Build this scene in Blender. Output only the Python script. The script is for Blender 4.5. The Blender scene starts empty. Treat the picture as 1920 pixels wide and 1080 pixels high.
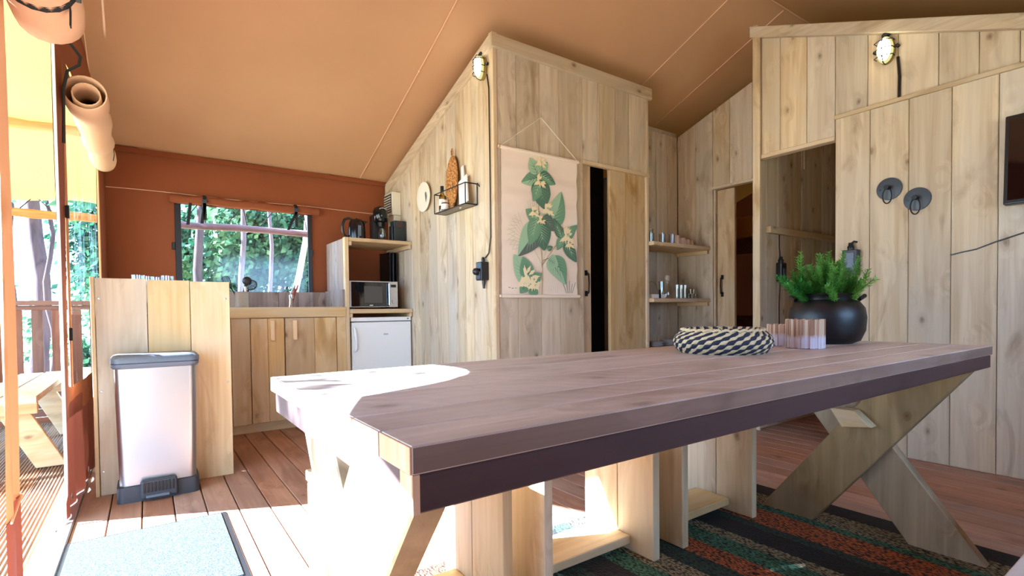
import bpy, bmesh, math, random
from math import sin, cos, pi, radians, atan2, sqrt, tan
from mathutils import Vector, Matrix, noise
random.seed(7)
S = bpy.context.scene
COL = S.collection

# ---------------------------------------------------------------- camera
cam_d = bpy.data.cameras.new('camera'); cam = bpy.data.objects.new('camera', cam_d); COL.objects.link(cam)
Rm = Matrix(((0.81681954, 0.02272773, -0.57644539), (-0.57677828, 0.01222428, -0.81680927), (-0.01151759, 0.99966695, 0.02309389)))
cam.matrix_world = Matrix.Translation((0, 0, 0.9)) @ Rm.to_4x4()
cam_d.sensor_width = 36; cam_d.lens = 971.324 * 36 / 1920
cam_d.shift_y = (603.646 - 540) / 1920
cam_d.clip_start = 0.02; cam_d.clip_end = 300
S.camera = cam

# ---------------------------------------------------------------- sky, sun, exposure
w = bpy.data.worlds.new('sky'); S.world = w; w.use_nodes = True
bg = w.node_tree.nodes['Background']
bg.inputs['Color'].default_value = (0.62, 0.81, 1.0, 1); bg.inputs['Strength'].default_value = 5.0
sd = bpy.data.lights.new('sun', 'SUN'); sun = bpy.data.objects.new('sun', sd); COL.objects.link(sun)
sd.energy = 60; sd.color = (1.0, 0.98, 0.95); sd.angle = radians(0.6)
sun.rotation_euler = Vector((1.0, -0.45, -0.80)).to_track_quat('-Z', 'Y').to_euler()
S.view_settings.view_transform = 'Standard'; S.view_settings.look = 'None'
S.view_settings.gamma = 1; S.view_settings.use_curve_mapping = False
S.view_settings.exposure = 0.72
S.view_settings.use_white_balance = True; S.view_settings.white_balance_temperature = 5150; S.view_settings.white_balance_tint = 6
S.cycles.max_bounces = 10; S.cycles.diffuse_bounces = 6; S.cycles.transparent_max_bounces = 16

# ---------------------------------------------------------------- materials
def lin(r, g, b):
    f = lambda c: (c / 255 / 12.92) if c / 255 <= .04045 else ((c / 255 + .055) / 1.055) ** 2.4
    return (f(r), f(g), f(b), 1)
MATS = {}
def newmat(name):
    m = bpy.data.materials.new(name); m.use_nodes = True
    nt = m.node_tree; p = nt.nodes['Principled BSDF']; MATS[name] = m
    return m, nt, p
def N(nt, t, **kw):
    n = nt.nodes.new(t)
    for k, v in kw.items():
        if k.startswith('_'): setattr(n, k[1:], v)
        else: n.inputs[k].default_value = v
    return n
def L(nt, a, b): nt.links.new(a, b)
def ramp(nt, src, stops):
    r = nt.nodes.new('ShaderNodeValToRGB'); el = r.color_ramp.elements
    while len(el) < len(stops): el.new(.5)
    for e, (p, c) in zip(el, stops): e.position = p; e.color = c if len(c) == 4 else (*c, 1)
    L(nt, src, r.inputs[0]); return r
def mixc(nt, fac, a, b, mode='MIX'):
    n = nt.nodes.new('ShaderNodeMix'); n.data_type = 'RGBA'; n.blend_type = mode
    for s, v in ((0, fac), (6, a), (7, b)):
        if hasattr(v, 'type') and hasattr(v, 'is_linked'): L(nt, v, n.inputs[s])
        else: n.inputs[s].default_value = v
    return n.outputs[2]
def math_(nt, op, a, b=None):
    n = nt.nodes.new('ShaderNodeMath'); n.operation = op
    for s, v in ((0, a), (1, b)):
        if v is None: continue
        if hasattr(v, 'is_linked'): L(nt, v, n.inputs[s])
        else: n.inputs[s].default_value = v
    return n.outputs[0]
def plain(name, col, rough=.6, metal=0., spec=.5, bump=0., bscale=80., var=0.):
    m, nt, p = newmat(name)
    p.inputs['Base Color'].default_value = col; p.inputs['Roughness'].default_value = rough
    p.inputs['Metallic'].default_value = metal; p.inputs['Specular IOR Level'].default_value = spec
    if bump or var:
        tc = N(nt, 'ShaderNodeTexCoord'); n = N(nt, 'ShaderNodeTexNoise', Scale=bscale, Detail=3.)
        L(nt, tc.outputs['Object'], n.inputs['Vector'])
        if var:
            d = tuple(c * (1 - var) for c in col[:3]) + (1,); u = tuple(min(1, c * (1 + var)) for c in col[:3]) + (1,)
            L(nt, mixc(nt, ramp(nt, n.outputs[0], [(.35, (0, 0, 0, 1)), (.65, (1, 1, 1, 1))]).outputs[0], d, u), p.inputs['Base Color'])
        if bump:
            b = N(nt, 'ShaderNodeBump', Strength=bump, Distance=.002)
            L(nt, n.outputs[0], b.inputs['Height']); L(nt, b.outputs[0], p.inputs['Normal'])
    return m
def wood(name, axis, light, mid, dark, blotch, knot=lin(92, 62, 38), rough=.75, knots=1., bump=.25, saw=0., spec=.25, blot=.7, vary=.26):
    """sawn planks: grain along axis, knots, blotchy weathering; each plank takes its own offset and tone"""
    m, nt, p = newmat(name)
    tc = N(nt, 'ShaderNodeTexCoord'); oi = N(nt, 'ShaderNodeObjectInfo')
    off = N(nt, 'ShaderNodeVectorMath', _operation='SCALE'); cmb = N(nt, 'ShaderNodeCombineXYZ')
    L(nt, oi.outputs['Random'], cmb.inputs[0]); L(nt, math_(nt, 'MULTIPLY', oi.outputs['Random'], 3.7), cmb.inputs[1]); L(nt, math_(nt, 'MULTIPLY', oi.outputs['Random'], 7.3), cmb.inputs[2])
    L(nt, cmb.outputs[0], off.inputs[0]); off.inputs['Scale'].default_value = 23.
    add = N(nt, 'ShaderNodeVectorMath', _operation='ADD'); L(nt, tc.outputs['Object'], add.inputs[0]); L(nt, off.outputs[0], add.inputs[1])
    def mapped(s_long, s_across=1.):
        mp = N(nt, 'ShaderNodeMapping'); sc = [s_across] * 3; sc['xyz'.index(axis)] = s_long
        mp.inputs['Scale'].default_value = sc; L(nt, add.outputs[0], mp.inputs['Vector']); return mp.outputs[0]
    # knots bend the grain around them
    sx = N(nt, 'ShaderNodeSeparateXYZ'); L(nt, add.outputs[0], sx.inputs[0]); ia = 'xyz'.index(axis); ot = [i for i in range(3) if i != ia]
    k2 = N(nt, 'ShaderNodeCombineXYZ'); L(nt, math_(nt, 'ADD', sx.outputs[ot[0]], sx.outputs[ot[1]]), k2.inputs[0]); L(nt, math_(nt, 'MULTIPLY', sx.outputs[ia], .6), k2.inputs[1])
    vk = N(nt, 'ShaderNodeTexVoronoi', Scale=4.6, _voronoi_dimensions='2D'); L(nt, k2.outputs[0], vk.inputs['Vector'])
    vk.inputs['Randomness'].default_value = 1.
    kw = N(nt, 'ShaderNodeTexNoise', Scale=22., Detail=2.); L(nt, add.outputs[0], kw.inputs['Vector']); kd = math_(nt, 'ADD', vk.outputs['Distance'], math_(nt, 'MULTIPLY', math_(nt, 'SUBTRACT', kw.outputs[0], .5), .09))
    near = ramp(nt, kd, [(0., (1, 1, 1)), (.26, (0, 0, 0))]).outputs[0]
    g1 = N(nt, 'ShaderNodeTexNoise', Scale=44., Detail=5., Roughness=.6, Distortion=.5); L(nt, mapped(.035), g1.inputs['Vector'])
    g2v = N(nt, 'ShaderNodeVectorMath', _operation='ADD'); L(nt, mapped(.07), g2v.inputs[0])
    k3 = N(nt, 'ShaderNodeCombineXYZ'); kk = math_(nt, 'MULTIPLY', near, .05)
    for i in range(3): L(nt, kk, k3.inputs[i])
    L(nt, k3.outputs[0], g2v.inputs[1])
    g2 = N(nt, 'ShaderNodeTexNoise', Scale=13., Detail=2., Distortion=1.2); L(nt, g2v.outputs[0], g2.inputs['Vector'])
    bl = N(nt, 'ShaderNodeTexNoise', Scale=3.1, Detail=3., Distortion=.8); L(nt, mapped(.5), bl.inputs['Vector'])
    c = mixc(nt, ramp(nt, g2.outputs[0], [(.36, (0, 0, 0)), (.64, (1, 1, 1))]).outputs[0], mid, light)
    c = mixc(nt, math_(nt, 'MULTIPLY', ramp(nt, g1.outputs[0], [(.45, (0, 0, 0)), (.75, (1, 1, 1))]).outputs[0], .38), c, dark)
    sm = N(nt, 'ShaderNodeTexNoise', Scale=5.5, Detail=4., Distortion=1.4); L(nt, mapped(.33), sm.inputs['Vector'])
    c = mixc(nt, math_(nt, 'MULTIPLY', ramp(nt, sm.outputs[0], [(.54, (0, 0, 0)), (.74, (1, 1, 1))]).outputs[0], .8), c, dark)
    c = mixc(nt, math_(nt, 'MULTIPLY', ramp(nt, bl.outputs[0], [(.42, (0, 0, 0)), (.68, (1, 1, 1))]).outputs[0], blot), c, blotch)
    if knots:
        kc = N(nt, 'ShaderNodeSeparateColor'); L(nt, vk.outputs['Color'], kc.inputs[0])
        on = math_(nt, 'GREATER_THAN', kc.outputs[0], .68)
        kr = ramp(nt, kd, [(0., (.9, .9, .9)), (.035, (.55, .55, .55)), (.05, (.5, .5, .5)), (.065, (.2, .2, .2)), (.15, (0, 0, 0))]).outputs[0]
        c = mixc(nt, math_(nt, 'MULTIPLY', math_(nt, 'MULTIPLY', kr, on), .8 * knots), c, knot)
    hv = N(nt, 'ShaderNodeHueSaturation')
    wn = N(nt, 'ShaderNodeTexWhiteNoise', _noise_dimensions='1D'); L(nt, oi.outputs['Random'], wn.inputs['W'])
    L(nt, math_(nt, 'ADD', math_(nt, 'MULTIPLY', wn.outputs['Value'], vary), 1 - vary / 2), hv.inputs['Value'])
    L(nt, math_(nt, 'ADD', math_(nt, 'MULTIPLY', oi.outputs['Random'], .35), .82), hv.inputs['Saturation'])
    L(nt, c, hv.inputs['Color']); L(nt, hv.outputs[0], p.inputs['Base Color'])
    h = math_(nt, 'ADD', g1.outputs[0], math_(nt, 'MULTIPLY', g2.outputs[0], .5))
    if saw:
        wv = N(nt, 'ShaderNodeTexWave', Scale=9., Distortion=6., Detail=2.); wv.wave_type = 'BANDS'; wv.bands_direction = 'DIAGONAL'
        L(nt, tc.outputs['Object'], wv.inputs['Vector']); h = math_(nt, 'ADD', h, math_(nt, 'MULTIPLY', wv.outputs[0], saw * .5))
    b = N(nt, 'ShaderNodeBump', Strength=bump, Distance=.003); L(nt, h, b.inputs['Height']); L(nt, b.outputs[0], p.inputs['Normal'])
    p.inputs['Roughness'].default_value = rough; p.inputs['Specular IOR Level'].default_value = spec
    return m
PALE = dict(light=lin(214, 197, 166), mid=lin(194, 173, 140), dark=lin(150, 126, 94), blotch=lin(198, 186, 164))
WZ = wood('pale_planks_upright', 'z', **PALE); WX = wood('pale_planks_across', 'x', **PALE); WY = wood('pale_planks_deep', 'y', **PALE)
WARM = dict(light=lin(216, 192, 150), mid=lin(202, 172, 126), dark=lin(166, 134, 92), blotch=lin(204, 186, 156))
WZW = wood('warm_pine_upright', 'z', **WARM); WXW = wood('warm_pine_across', 'x', saw=.4, **WARM); WYW = wood('warm_pine_deep', 'y', **WARM)
DECK = dict(light=lin(176, 136, 112), mid=lin(156, 114, 92), dark=lin(110, 74, 58), blotch=lin(146, 110, 92))
FLOORW = wood('reddish_floorboards', 'y', knot=lin(80, 44, 30), rough=.55, spec=.4, **DECK)
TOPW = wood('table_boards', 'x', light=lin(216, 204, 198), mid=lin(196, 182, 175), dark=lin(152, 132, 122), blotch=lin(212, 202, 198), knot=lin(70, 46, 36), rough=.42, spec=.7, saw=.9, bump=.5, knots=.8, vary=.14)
TOPE = wood('table_board_shaded_edge', 'x', light=lin(150, 128, 114), mid=lin(134, 112, 100), dark=lin(104, 84, 72), blotch=lin(142, 122, 112), knots=.6, rough=.6)  # darker copy of the table wood, the near edge's shade in its colour
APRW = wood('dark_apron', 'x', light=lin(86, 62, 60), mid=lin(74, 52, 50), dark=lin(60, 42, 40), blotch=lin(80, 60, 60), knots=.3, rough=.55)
LEGW = wood('leg_wood', 'z', light=lin(176, 154, 118), mid=lin(152, 130, 96), dark=lin(112, 92, 64), blotch=lin(150, 134, 108))
OUTW = wood('red_stained_railing', 'z', light=lin(128, 88, 70), mid=lin(110, 72, 56), dark=lin(84, 50, 38), blotch=lin(116, 82, 68))
OUTX = wood('red_stained_rail', 'x', light=lin(128, 88, 70), mid=lin(110, 72, 56), dark=lin(84, 50, 38), blotch=lin(116, 82, 68))
PORCHW = wood('porch_boards', 'y', light=lin(150, 124, 100), mid=lin(130, 104, 82), dark=lin(90, 70, 56), blotch=lin(134, 120, 110))
LOGW = wood('peeled_log', 'x', light=lin(196, 144, 84), mid=lin(166, 112, 60), dark=lin(110, 70, 36), blotch=lin(186, 150, 110), bump=.8)
BARKW = wood('bark', 'z', light=lin(74, 62, 68), mid=lin(56, 46, 52), dark=lin(34, 28, 32), blotch=lin(78, 62, 62), bump=1., rough=.95)
BARKW2 = wood('pale_bark', 'z', light=lin(108, 94, 102), mid=lin(86, 72, 80), dark=lin(54, 44, 50), blotch=lin(100, 82, 84), bump=.8, rough=.9)
BIRCH = wood('light_bark', 'z', light=lin(170, 156, 154), mid=lin(140, 126, 126), dark=lin(84, 72, 74), blotch=lin(160, 146, 146), bump=.6, rough=.9)

def fabric(name, col, trans=.25, bscale=900., var=.06, rough=.9, warp=True, tcol=None):
    m, nt, p = newmat(name)
    tc = N(nt, 'ShaderNodeTexCoord')
    n = N(nt, 'ShaderNodeTexNoise', Scale=2.2, Detail=4.); L(nt, tc.outputs['Object'], n.inputs['Vector'])
    d = tuple(c * (1 - var * 2) for c in col[:3]) + (1,); u = tuple(c * (1 + var) for c in col[:3]) + (1,)
    c = mixc(nt, n.outputs[0], d, u)
    wv = N(nt, 'ShaderNodeTexNoise', Scale=bscale, Detail=1.); L(nt, tc.outputs['Object'], wv.inputs['Vector'])
    b = N(nt, 'ShaderNodeBump', Strength=.12, Distance=.0015); L(nt, wv.outputs[0], b.inputs['Height'])
    L(nt, c, p.inputs['Base Color']); L(nt, b.outputs[0], p.inputs['Normal'])
    p.inputs['Roughness'].default_value = rough; p.inputs['Specular IOR Level'].default_value = .15
    if trans:
        t = N(nt, 'ShaderNodeBsdfTranslucent'); mx = N(nt, 'ShaderNodeMixShader', Fac=trans)
        if tcol: t.inputs['Color'].default_value = tcol
        else: L(nt, c, t.inputs['Color'])
        L(nt, p.outputs[0], mx.inputs[1]); L(nt, t.outputs[0], mx.inputs[2])
        L(nt, mx.outputs[0], nt.nodes['Material Output'].inputs[0])
    return m
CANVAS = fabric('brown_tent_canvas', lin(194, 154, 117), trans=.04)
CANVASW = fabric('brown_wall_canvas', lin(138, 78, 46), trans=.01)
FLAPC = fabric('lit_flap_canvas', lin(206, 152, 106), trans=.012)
SKIRT = fabric('dark_brown_skirt', lin(120, 62, 44), trans=.05, rough=.45)
BEIGE = fabric('beige_canvas', lin(206, 168, 132), trans=.01)
FLY = fabric('yellow_flysheet', lin(226, 206, 120), trans=.065, tcol=lin(240, 214, 110))
POSTER = fabric('poster_cloth', lin(244, 228, 208), trans=.0)
BLACK = plain('black_plastic', lin(26, 26, 28), .35)
BLACKM = plain('black_metal', lin(24, 24, 26), .45, .3)
STRAP = plain('black_webbing', lin(28, 30, 30), .8)
GREYP = plain('grey_plastic', lin(92, 98, 110), .4)
DGREY = plain('dark_grey_plastic', lin(52, 54, 62), .5)
WHITE = plain('white_enamel', lin(232, 234, 232), .3)
CREAM = plain('cream_plastic', lin(222, 216, 196), .4)
STEEL = plain('brushed_steel', lin(176, 178, 182), .36, 1.)
STEEL2 = plain('satin_steel', lin(200, 200, 200), .35, 1.)
CHROME = plain('chrome', lin(225, 225, 225), .1, 1.)
SEAM = plain('pale_seam', lin(236, 196, 160), .7)
CLAY = plain('black_clay', lin(13, 14, 18), .42, 0, .6, bump=1.0, bscale=14., var=.3)
CERAM = plain('white_ceramic', lin(236, 230, 214), .25)
PAPER = plain('white_label', lin(236, 232, 222), .7)
GLASSY = None
def clear(name, col=(1, 1, 1, 1), gloss=.12, ripple=0., rough=.03, tint=.94, flat=None):
    m, nt, p = newmat(name); nt.nodes.remove(p)
    t = N(nt, 'ShaderNodeBsdfTransparent'); t.inputs[0].default_value = tuple(c * tint for c in col[:3]) + (1,)
    g = N(nt, 'ShaderNodeBsdfGlossy', Roughness=rough); mx = N(nt, 'ShaderNodeMixShader')
    if flat is not None: mx.inputs[0].default_value = flat
    else: f = N(nt, 'ShaderNodeFresnel', IOR=1.45); L(nt, math_(nt, 'ADD', f.outputs[0], gloss * .3), mx.inputs[0])
    L(nt, t.outputs[0], mx.inputs[1]); L(nt, g.outputs[0], mx.inputs[2]); L(nt, mx.outputs[0], nt.nodes['Material Output'].inputs[0])
    if ripple:
        tc = N(nt, 'ShaderNodeTexCoord'); mp = N(nt, 'ShaderNodeMapping'); mp.inputs['Scale'].default_value = (8, 8, 1)
        L(nt, tc.outputs['Object'], mp.inputs[0]); n = N(nt, 'ShaderNodeTexNoise', Scale=2.); L(nt, mp.outputs[0], n.inputs[0])
        b = N(nt, 'ShaderNodeBump', Strength=ripple, Distance=.01); L(nt, n.outputs[0], b.inputs['Height']); L(nt, b.outputs[0], g.inputs['Normal'])
    return m
FILM = clear('clear_film', gloss=.04, ripple=.5, rough=.08, flat=.07)
FILM2 = clear('back_window_film', gloss=.1, rough=.1)
GLASS = clear('drinking_glass', (.97, .99, .98, 1), gloss=.6, tint=.97, flat=.14)
OILG = clear('oil_bottle_glass', (.75, .55, .12, 1), gloss=.5, tint=.8)
def leafmat(name, a, b, trans=.3):
    m, nt, p = newmat(name); tc = N(nt, 'ShaderNodeTexCoord'); n = N(nt, 'ShaderNodeTexNoise', Scale=1.3, Detail=6.)
    L(nt, tc.outputs['Object'], n.inputs[0]); c = mixc(nt, ramp(nt, n.outputs[0], [(.4, (0, 0, 0)), (.6, (1, 1, 1))]).outputs[0], a, b)
    L(nt, c, p.inputs['Base Color']); p.inputs['Roughness'].default_value = .6
    t = N(nt, 'ShaderNodeBsdfTranslucent'); L(nt, c, t.inputs[0]); mx = N(nt, 'ShaderNodeMixShader', Fac=trans)
    L(nt, p.outputs[0], mx.inputs[1]); L(nt, t.outputs[0], mx.inputs[2]); L(nt, mx.outputs[0], nt.nodes['Material Output'].inputs[0])
    return m
LEAF = leafmat('tree_leaves', lin(24, 62, 50), lin(66, 104, 74))
LEAF2 = leafmat('bright_leaves', lin(40, 84, 62), lin(104, 134, 92))
HERB = leafmat('herb_needles', lin(62, 138, 50), lin(160, 200, 80), .3)
def emit(name, col, st):
    m, nt, p = newmat(name); nt.nodes.remove(p); e = N(nt, 'ShaderNodeEmission', Strength=st); e.inputs[0].default_value = col
    L(nt, e.outputs[0], nt.nodes['Material Output'].inputs[0]); return m
BRASSY = plain('yellowed_lamp_base', lin(150, 126, 60), .5)
RIM = emit('glowing_glass_rim', (1, .80, .26, 1), .62)
BULB = emit('lit_bulb', (1, .82, .50, 1), 15)
def ground_mat():
    m, nt, p = newmat('forest_floor'); tc = N(nt, 'ShaderNodeTexCoord'); n = N(nt, 'ShaderNodeTexNoise', Scale=.8, Detail=6.)
    L(nt, tc.outputs['Object'], n.inputs[0])
    r = ramp(nt, n.outputs[0], [(.35, lin(120, 112, 84)), (.55, lin(186, 172, 140)), (.7, lin(120, 140, 84))])
    L(nt, r.outputs[0], p.inputs['Base Color']); p.inputs['Roughness'].default_value = .95
    return m
GROUND = ground_mat()

# ---------------------------------------------------------------- geometry helpers
ORI = {}
class G:
    def __init__(s): s.v = []; s.f = []; s.m = []; s.cm = 0
    def add(s, vs, fs):
        o = len(s.v); s.v += [tuple(v) for v in vs]; s.f += [tuple(i + o for i in f) for f in fs]; s.m += [s.cm] * len(fs); return s
    def box(s, x0, x1, y0, y1, z0, z1, ch=.0):
        if ch <= 0:
            return s.add([(x, y, z) for x in (x0, x1) for y in (y0, y1) for z in (z0, z1)],
                         [(0, 1, 3, 2), (4, 6, 7, 5), (0, 4, 5, 1), (2, 3, 7, 6), (0, 2, 6, 4), (1, 5, 7, 3)])
        b = bmesh.new(); bmesh.ops.create_cube(b, size=1)
        for v in b.verts: v.co = Vector((x0 + (v.co.x + .5) * (x1 - x0), y0 + (v.co.y + .5) * (y1 - y0), z0 + (v.co.z + .5) * (z1 - z0)))
        bmesh.ops.bevel(b, geom=b.edges[:], offset=ch, segments=1 if ch < .004 else 3, affect='EDGES', profile=.5)
        s.bm(b); return s
    def bm(s, b):
        b.verts.index_update(); s.add([v.co[:] for v in b.verts], [[v.index for v in f.verts] for f in b.faces]); b.free(); return s
    def slab(s, poly, ax, d0, d1, ch=.002):
        """convex polygon in the plane across axis ax; visible face at d0, back at d1, edges chamfered at d0"""
        a, b = [i for i in range(3) if i != ax]; n = len(poly)
        A = sum(poly[i][0] * poly[(i + 1) % n][1] - poly[(i + 1) % n][0] * poly[i][1] for i in range(n))
        if A < 0: poly = poly[::-1]
        sg = 1 if d1 > d0 else -1; ins = []
        for i in range(n):
            p = Vector(poly[i]); q = Vector(poly[i - 1]); r = Vector(poly[(i + 1) % n])
            e1 = (p - q).normalized(); e2 = (r - p).normalized(); n1 = Vector((-e1.y, e1.x)); n2 = Vector((-e2.y, e2.x))
            k = n1 + n2; ins.append(p + k * (ch / max(.2, 1 + n1.dot(n2))))
        def mk(u, w_, d): c = [0, 0, 0]; c[a] = u; c[b] = w_; c[ax] = d; return tuple(c)
        vs = [mk(*p, d0) for p in ins] + [mk(*p, d0 + sg * ch) for p in poly] + [mk(*p, d1) for p in poly]
        fs = [tuple(range(n)), tuple(range(2 * n, 3 * n))[::-1]]
        for k in (0, n):
            for i in range(n): j = (i + 1) % n; fs.append((k + i, k + n + i, k + n + j, k + j))
        return s.add(vs, fs)
    def rect(s, ax, u0, u1, w0, w1, d0, d1, ch=.002): return s.slab([(u0, w0), (u1, w0), (u1, w1), (u0, w1)], ax, d0, d1, ch)
    def tube(s, pts, r, n=8, caps=True, closed=False):
        pts = [Vector(p) for p in pts]; k = len(pts); rs = r if isinstance(r, (list, tuple)) else [r] * k
        vs = []; up = None
        for i, p in enumerate(pts):
            t = (pts[(i + 1) % k] - pts[i - 1]) if closed else (pts[min(i + 1, k - 1)] - pts[max(i - 1, 0)])
            t = t.normalized() if t.length > 1e-9 else Vector((0, 0, 1))
            if up is None: up = Vector((0, 0, 1)) if abs(t.z) < .9 else Vector((1, 0, 0))
            u = (up - t * up.dot(t)); u = u.normalized() if u.length > 1e-6 else t.orthogonal().normalized(); w_ = t.cross(u); up = u
            for j in range(n): a = 2 * pi * j / n; vs.append(p + (u * cos(a) + w_ * sin(a)) * rs[i])
        fs = []
        for i in range(k if closed else k - 1):
            i2 = (i + 1) % k
            for j in range(n): j2 = (j + 1) % n; fs.append((i * n + j, i * n + j2, i2 * n + j2, i2 * n + j))
        if caps and not closed: fs += [tuple(range(n))[::-1], tuple(range((k - 1) * n, k * n))]
        return s.add(vs, fs)
    def lathe(s, prof, c=(0, 0, 0), n=32, axis='z', close=True):
        """prof: (radius, height) from the bottom up"""
        vs = []
        for r, h in prof:
            for j in range(n):
                a = 2 * pi * j / n; q = (r * cos(a), r * sin(a), h)
                q = {'z': q, 'x': (q[2], q[0], q[1]), 'y': (q[0], q[2], q[1])}[axis]; vs.append((q[0] + c[0], q[1] + c[1], q[2] + c[2]))
        fs = []
        for i in range(len(prof) - 1):
            for j in range(n): j2 = (j + 1) % n; fs.append((i * n + j, i * n + j2, (i + 1) * n + j2, (i + 1) * n + j))
        if close: fs += [tuple(range(n))[::-1], tuple(range((len(prof) - 1) * n, len(prof) * n))]
        return s.add(vs, fs)
    def ball(s, c, r, sx=1, sy=1, sz=1, n=12):
        return s.lathe([(max(1e-4, r * sin(pi * i / n)) * 1, -r * cos(pi * i / n) * sz) for i in range(n + 1)], c, n * 2) if sx == sy == 1 else s._ball(c, r, sx, sy, sz, n)
    def _ball(s, c, r, sx, sy, sz, n):
        o = len(s.v); s.lathe([(max(1e-4, r * sin(pi * i / n)), -r * cos(pi * i / n)) for i in range(n + 1)], (0, 0, 0), n * 2)
        for i in range(o, len(s.v)): x, y, z = s.v[i]; s.v[i] = (c[0] + x * sx, c[1] + y * sy, c[2] + z * sz)
        return s
    def grid(s, fn, nu, nv):
        return s.add([fn(i / nu, j / nv) for i in range(nu + 1) for j in range(nv + 1)],
                     [(i * (nv + 1) + j, (i + 1) * (nv + 1) + j, (i + 1) * (nv + 1) + j + 1, i * (nv + 1) + j + 1) for i in range(nu) for j in range(nv)])
    def xf(s, M):
        s.v = [tuple(M @ Vector(v)) for v in s.v]; return s
    def obj(s, name, mat, parent=None, smooth=False, label=None, kind=None, solid=0.):
        o_ = ORI.get(parent.name, Vector((0, 0, 0))) if parent else Vector((0, 0, 0))
        me = bpy.data.meshes.new(name); me.from_pydata([tuple(Vector(v) - o_) for v in s.v], [], s.f)
        for mm in (mat if isinstance(mat, (list, tuple)) else [mat]): me.materials.append(mm)
        if isinstance(mat, (list, tuple)): me.polygons.foreach_set('material_index', s.m)
        me.update()
        b = bmesh.new(); b.from_mesh(me); bmesh.ops.recalc_face_normals(b, faces=b.faces[:]); b.to_mesh(me); b.free()
        if smooth: me.polygons.foreach_set('use_smooth', [True] * len(me.polygons)); me.set_sharp_from_angle(angle=radians(50)) if smooth != 'all' else None
        o = bpy.data.objects.new(name, me); COL.objects.link(o)
        if parent: o.parent = parent
        ORI[o.name] = o_
        if label: o['label'] = label
        if kind: o['kind'] = kind
        if solid: md = o.modifiers.new('thickness', 'SOLIDIFY'); md.thickness = solid; md.offset = 0
        return o
def thing(name, label, cat, loc, group=None):
    o = bpy.data.objects.new(name, None); COL.objects.link(o); o.location = loc; o.empty_display_size = .05
    ORI[o.name] = Vector(loc); o['label'] = label; o['category'] = cat
    if group: o['group'] = group
    return o
def tag(o, label, cat, group=None):
    o['label'] = label; o['category'] = cat
    if group: o['group'] = group
    return o
def single(g, name, mat, label, cat, group=None, smooth=False, loc=None, solid=0.):
    """a thing that is one mesh, with its origin at loc"""
    if loc is not None:
        l = Vector(loc); g.v = [tuple(Vector(v) - l) for v in g.v]
    o = g.obj(name, mat, None, smooth, solid=solid)
    if loc is not None: o.location = loc; ORI[o.name] = Vector(loc)
    return tag(o, label, cat, group)
def struct(name, g=None, mat=None, smooth=False, solid=0.):
    if g is None:
        o = bpy.data.objects.new(name, None); COL.objects.link(o); ORI[o.name] = Vector((0, 0, 0)); o.empty_display_size = .05
    else: o = g.obj(name, mat, None, smooth, solid=solid)
    o['kind'] = 'structure'; return o
def copy_tree(o, loc, label):
    c = o.copy(); COL.objects.link(c); c.location = loc; c['label'] = label
    for ch in list(o.children):
        d = ch.copy(); COL.objects.link(d); d.parent = c
        for g_ in ch.children: e = g_.copy(); COL.objects.link(e); e.parent = d
    return c
def planks(parent, ax, d0, d1, joints, z0, z1, mat, name='plank', gap=.0025, ch=.003, jit=.0015):
    """upright planks between joints (positions on the other horizontal axis); z0 / z1 numbers or functions"""
    f0 = z0 if callable(z0) else (lambda u: z0); f1 = z1 if callable(z1) else (lambda u: z1)
    for a, b in zip(joints[:-1], joints[1:]):
        a, b = (a, b) if a < b else (b, a); j = random.uniform(-jit, jit)
        a += gap / 2; b -= gap / 2
        G().slab([(a, f0(a)), (b, f0(b)), (b, f1(b)), (a, f1(a))], ax, d0 + j, d1, ch).obj(name, mat, parent)
def steps(a, b, wd, ph=0):
    out = [a]; x = a + ph if ph else a + wd
    while x < b - .03: out.append(x); x += wd * random.choice((1, 1, 1.03, .97))
    return out + [b]
ROOF = lambda y: 2.15 + .40 * (4.82 - y) if y > 2.1 else 3.238 - .40 * (2.1 - y)

# ================================================================ GROUND, PORCH, TREES
g = G(); g.grid(lambda u, v: (-70 + 140 * u, -70 + 140 * v, -.45 + .25 * noise.noise(Vector((u * 9, v * 9, 0)))), 40, 40)
struct('ground', g, GROUND, smooth='all')

# floor
fl = struct('floor', G().box(-.30, 6.9, -1.6, 4.86, -.06, -.03), DECK and FLOORW)
x = -.156 - .1215; xs = []
while x < 6.8: xs.append(x); x += .1215
for a in xs: G().rect(2, a + .0022, a + .1215 - .0022, -1.6, 4.85, 0, -.028, .003).obj('floorboard', FLOORW, fl)
# porch floor with grooved boards
pf = struct('porch_floor', G().box(-2.1, -.32, -1.6, 5.95, -.08, -.05), PORCHW)
x = -.514 + .147
for k in range(11):
    x1 = x - .147 * k; x0 = x1 - .142; n = 9
    prof = []
    for i in range(n):
        a = x0 + (x1 - x0) * i / n; wd = (x1 - x0) / n
        prof += [(a + wd * .12, -.004), (a + wd * .3, -.010), (a + wd * .7, -.010), (a + wd * .88, -.004)]
    prof = [(x0, -.03), (x0, -.004)] + prof + [(x1, -.004), (x1, -.03)]
    gg = G(); m_ = len(prof)
    gg.add([(p, yy, z) for yy in (-1.6, 5.93) for p, z in prof], [(i, i + 1, m_ + i + 1, m_ + i) for i in range(m_ - 1)] + [tuple(range(m_)), tuple(range(m_, 2 * m_))[::-1]])
    gg.obj('porch_board', PORCHW, pf)
# threshold strip
ths = struct('trim_1', G().box(-.335, -.275, 1.94, 4.4, -.003, .012, .003), STEEL2)
tsw = struct('trim_2', G().box(-.372, -.336, -1.6, 5.9, -.03, .004, .003), WYW)

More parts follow.
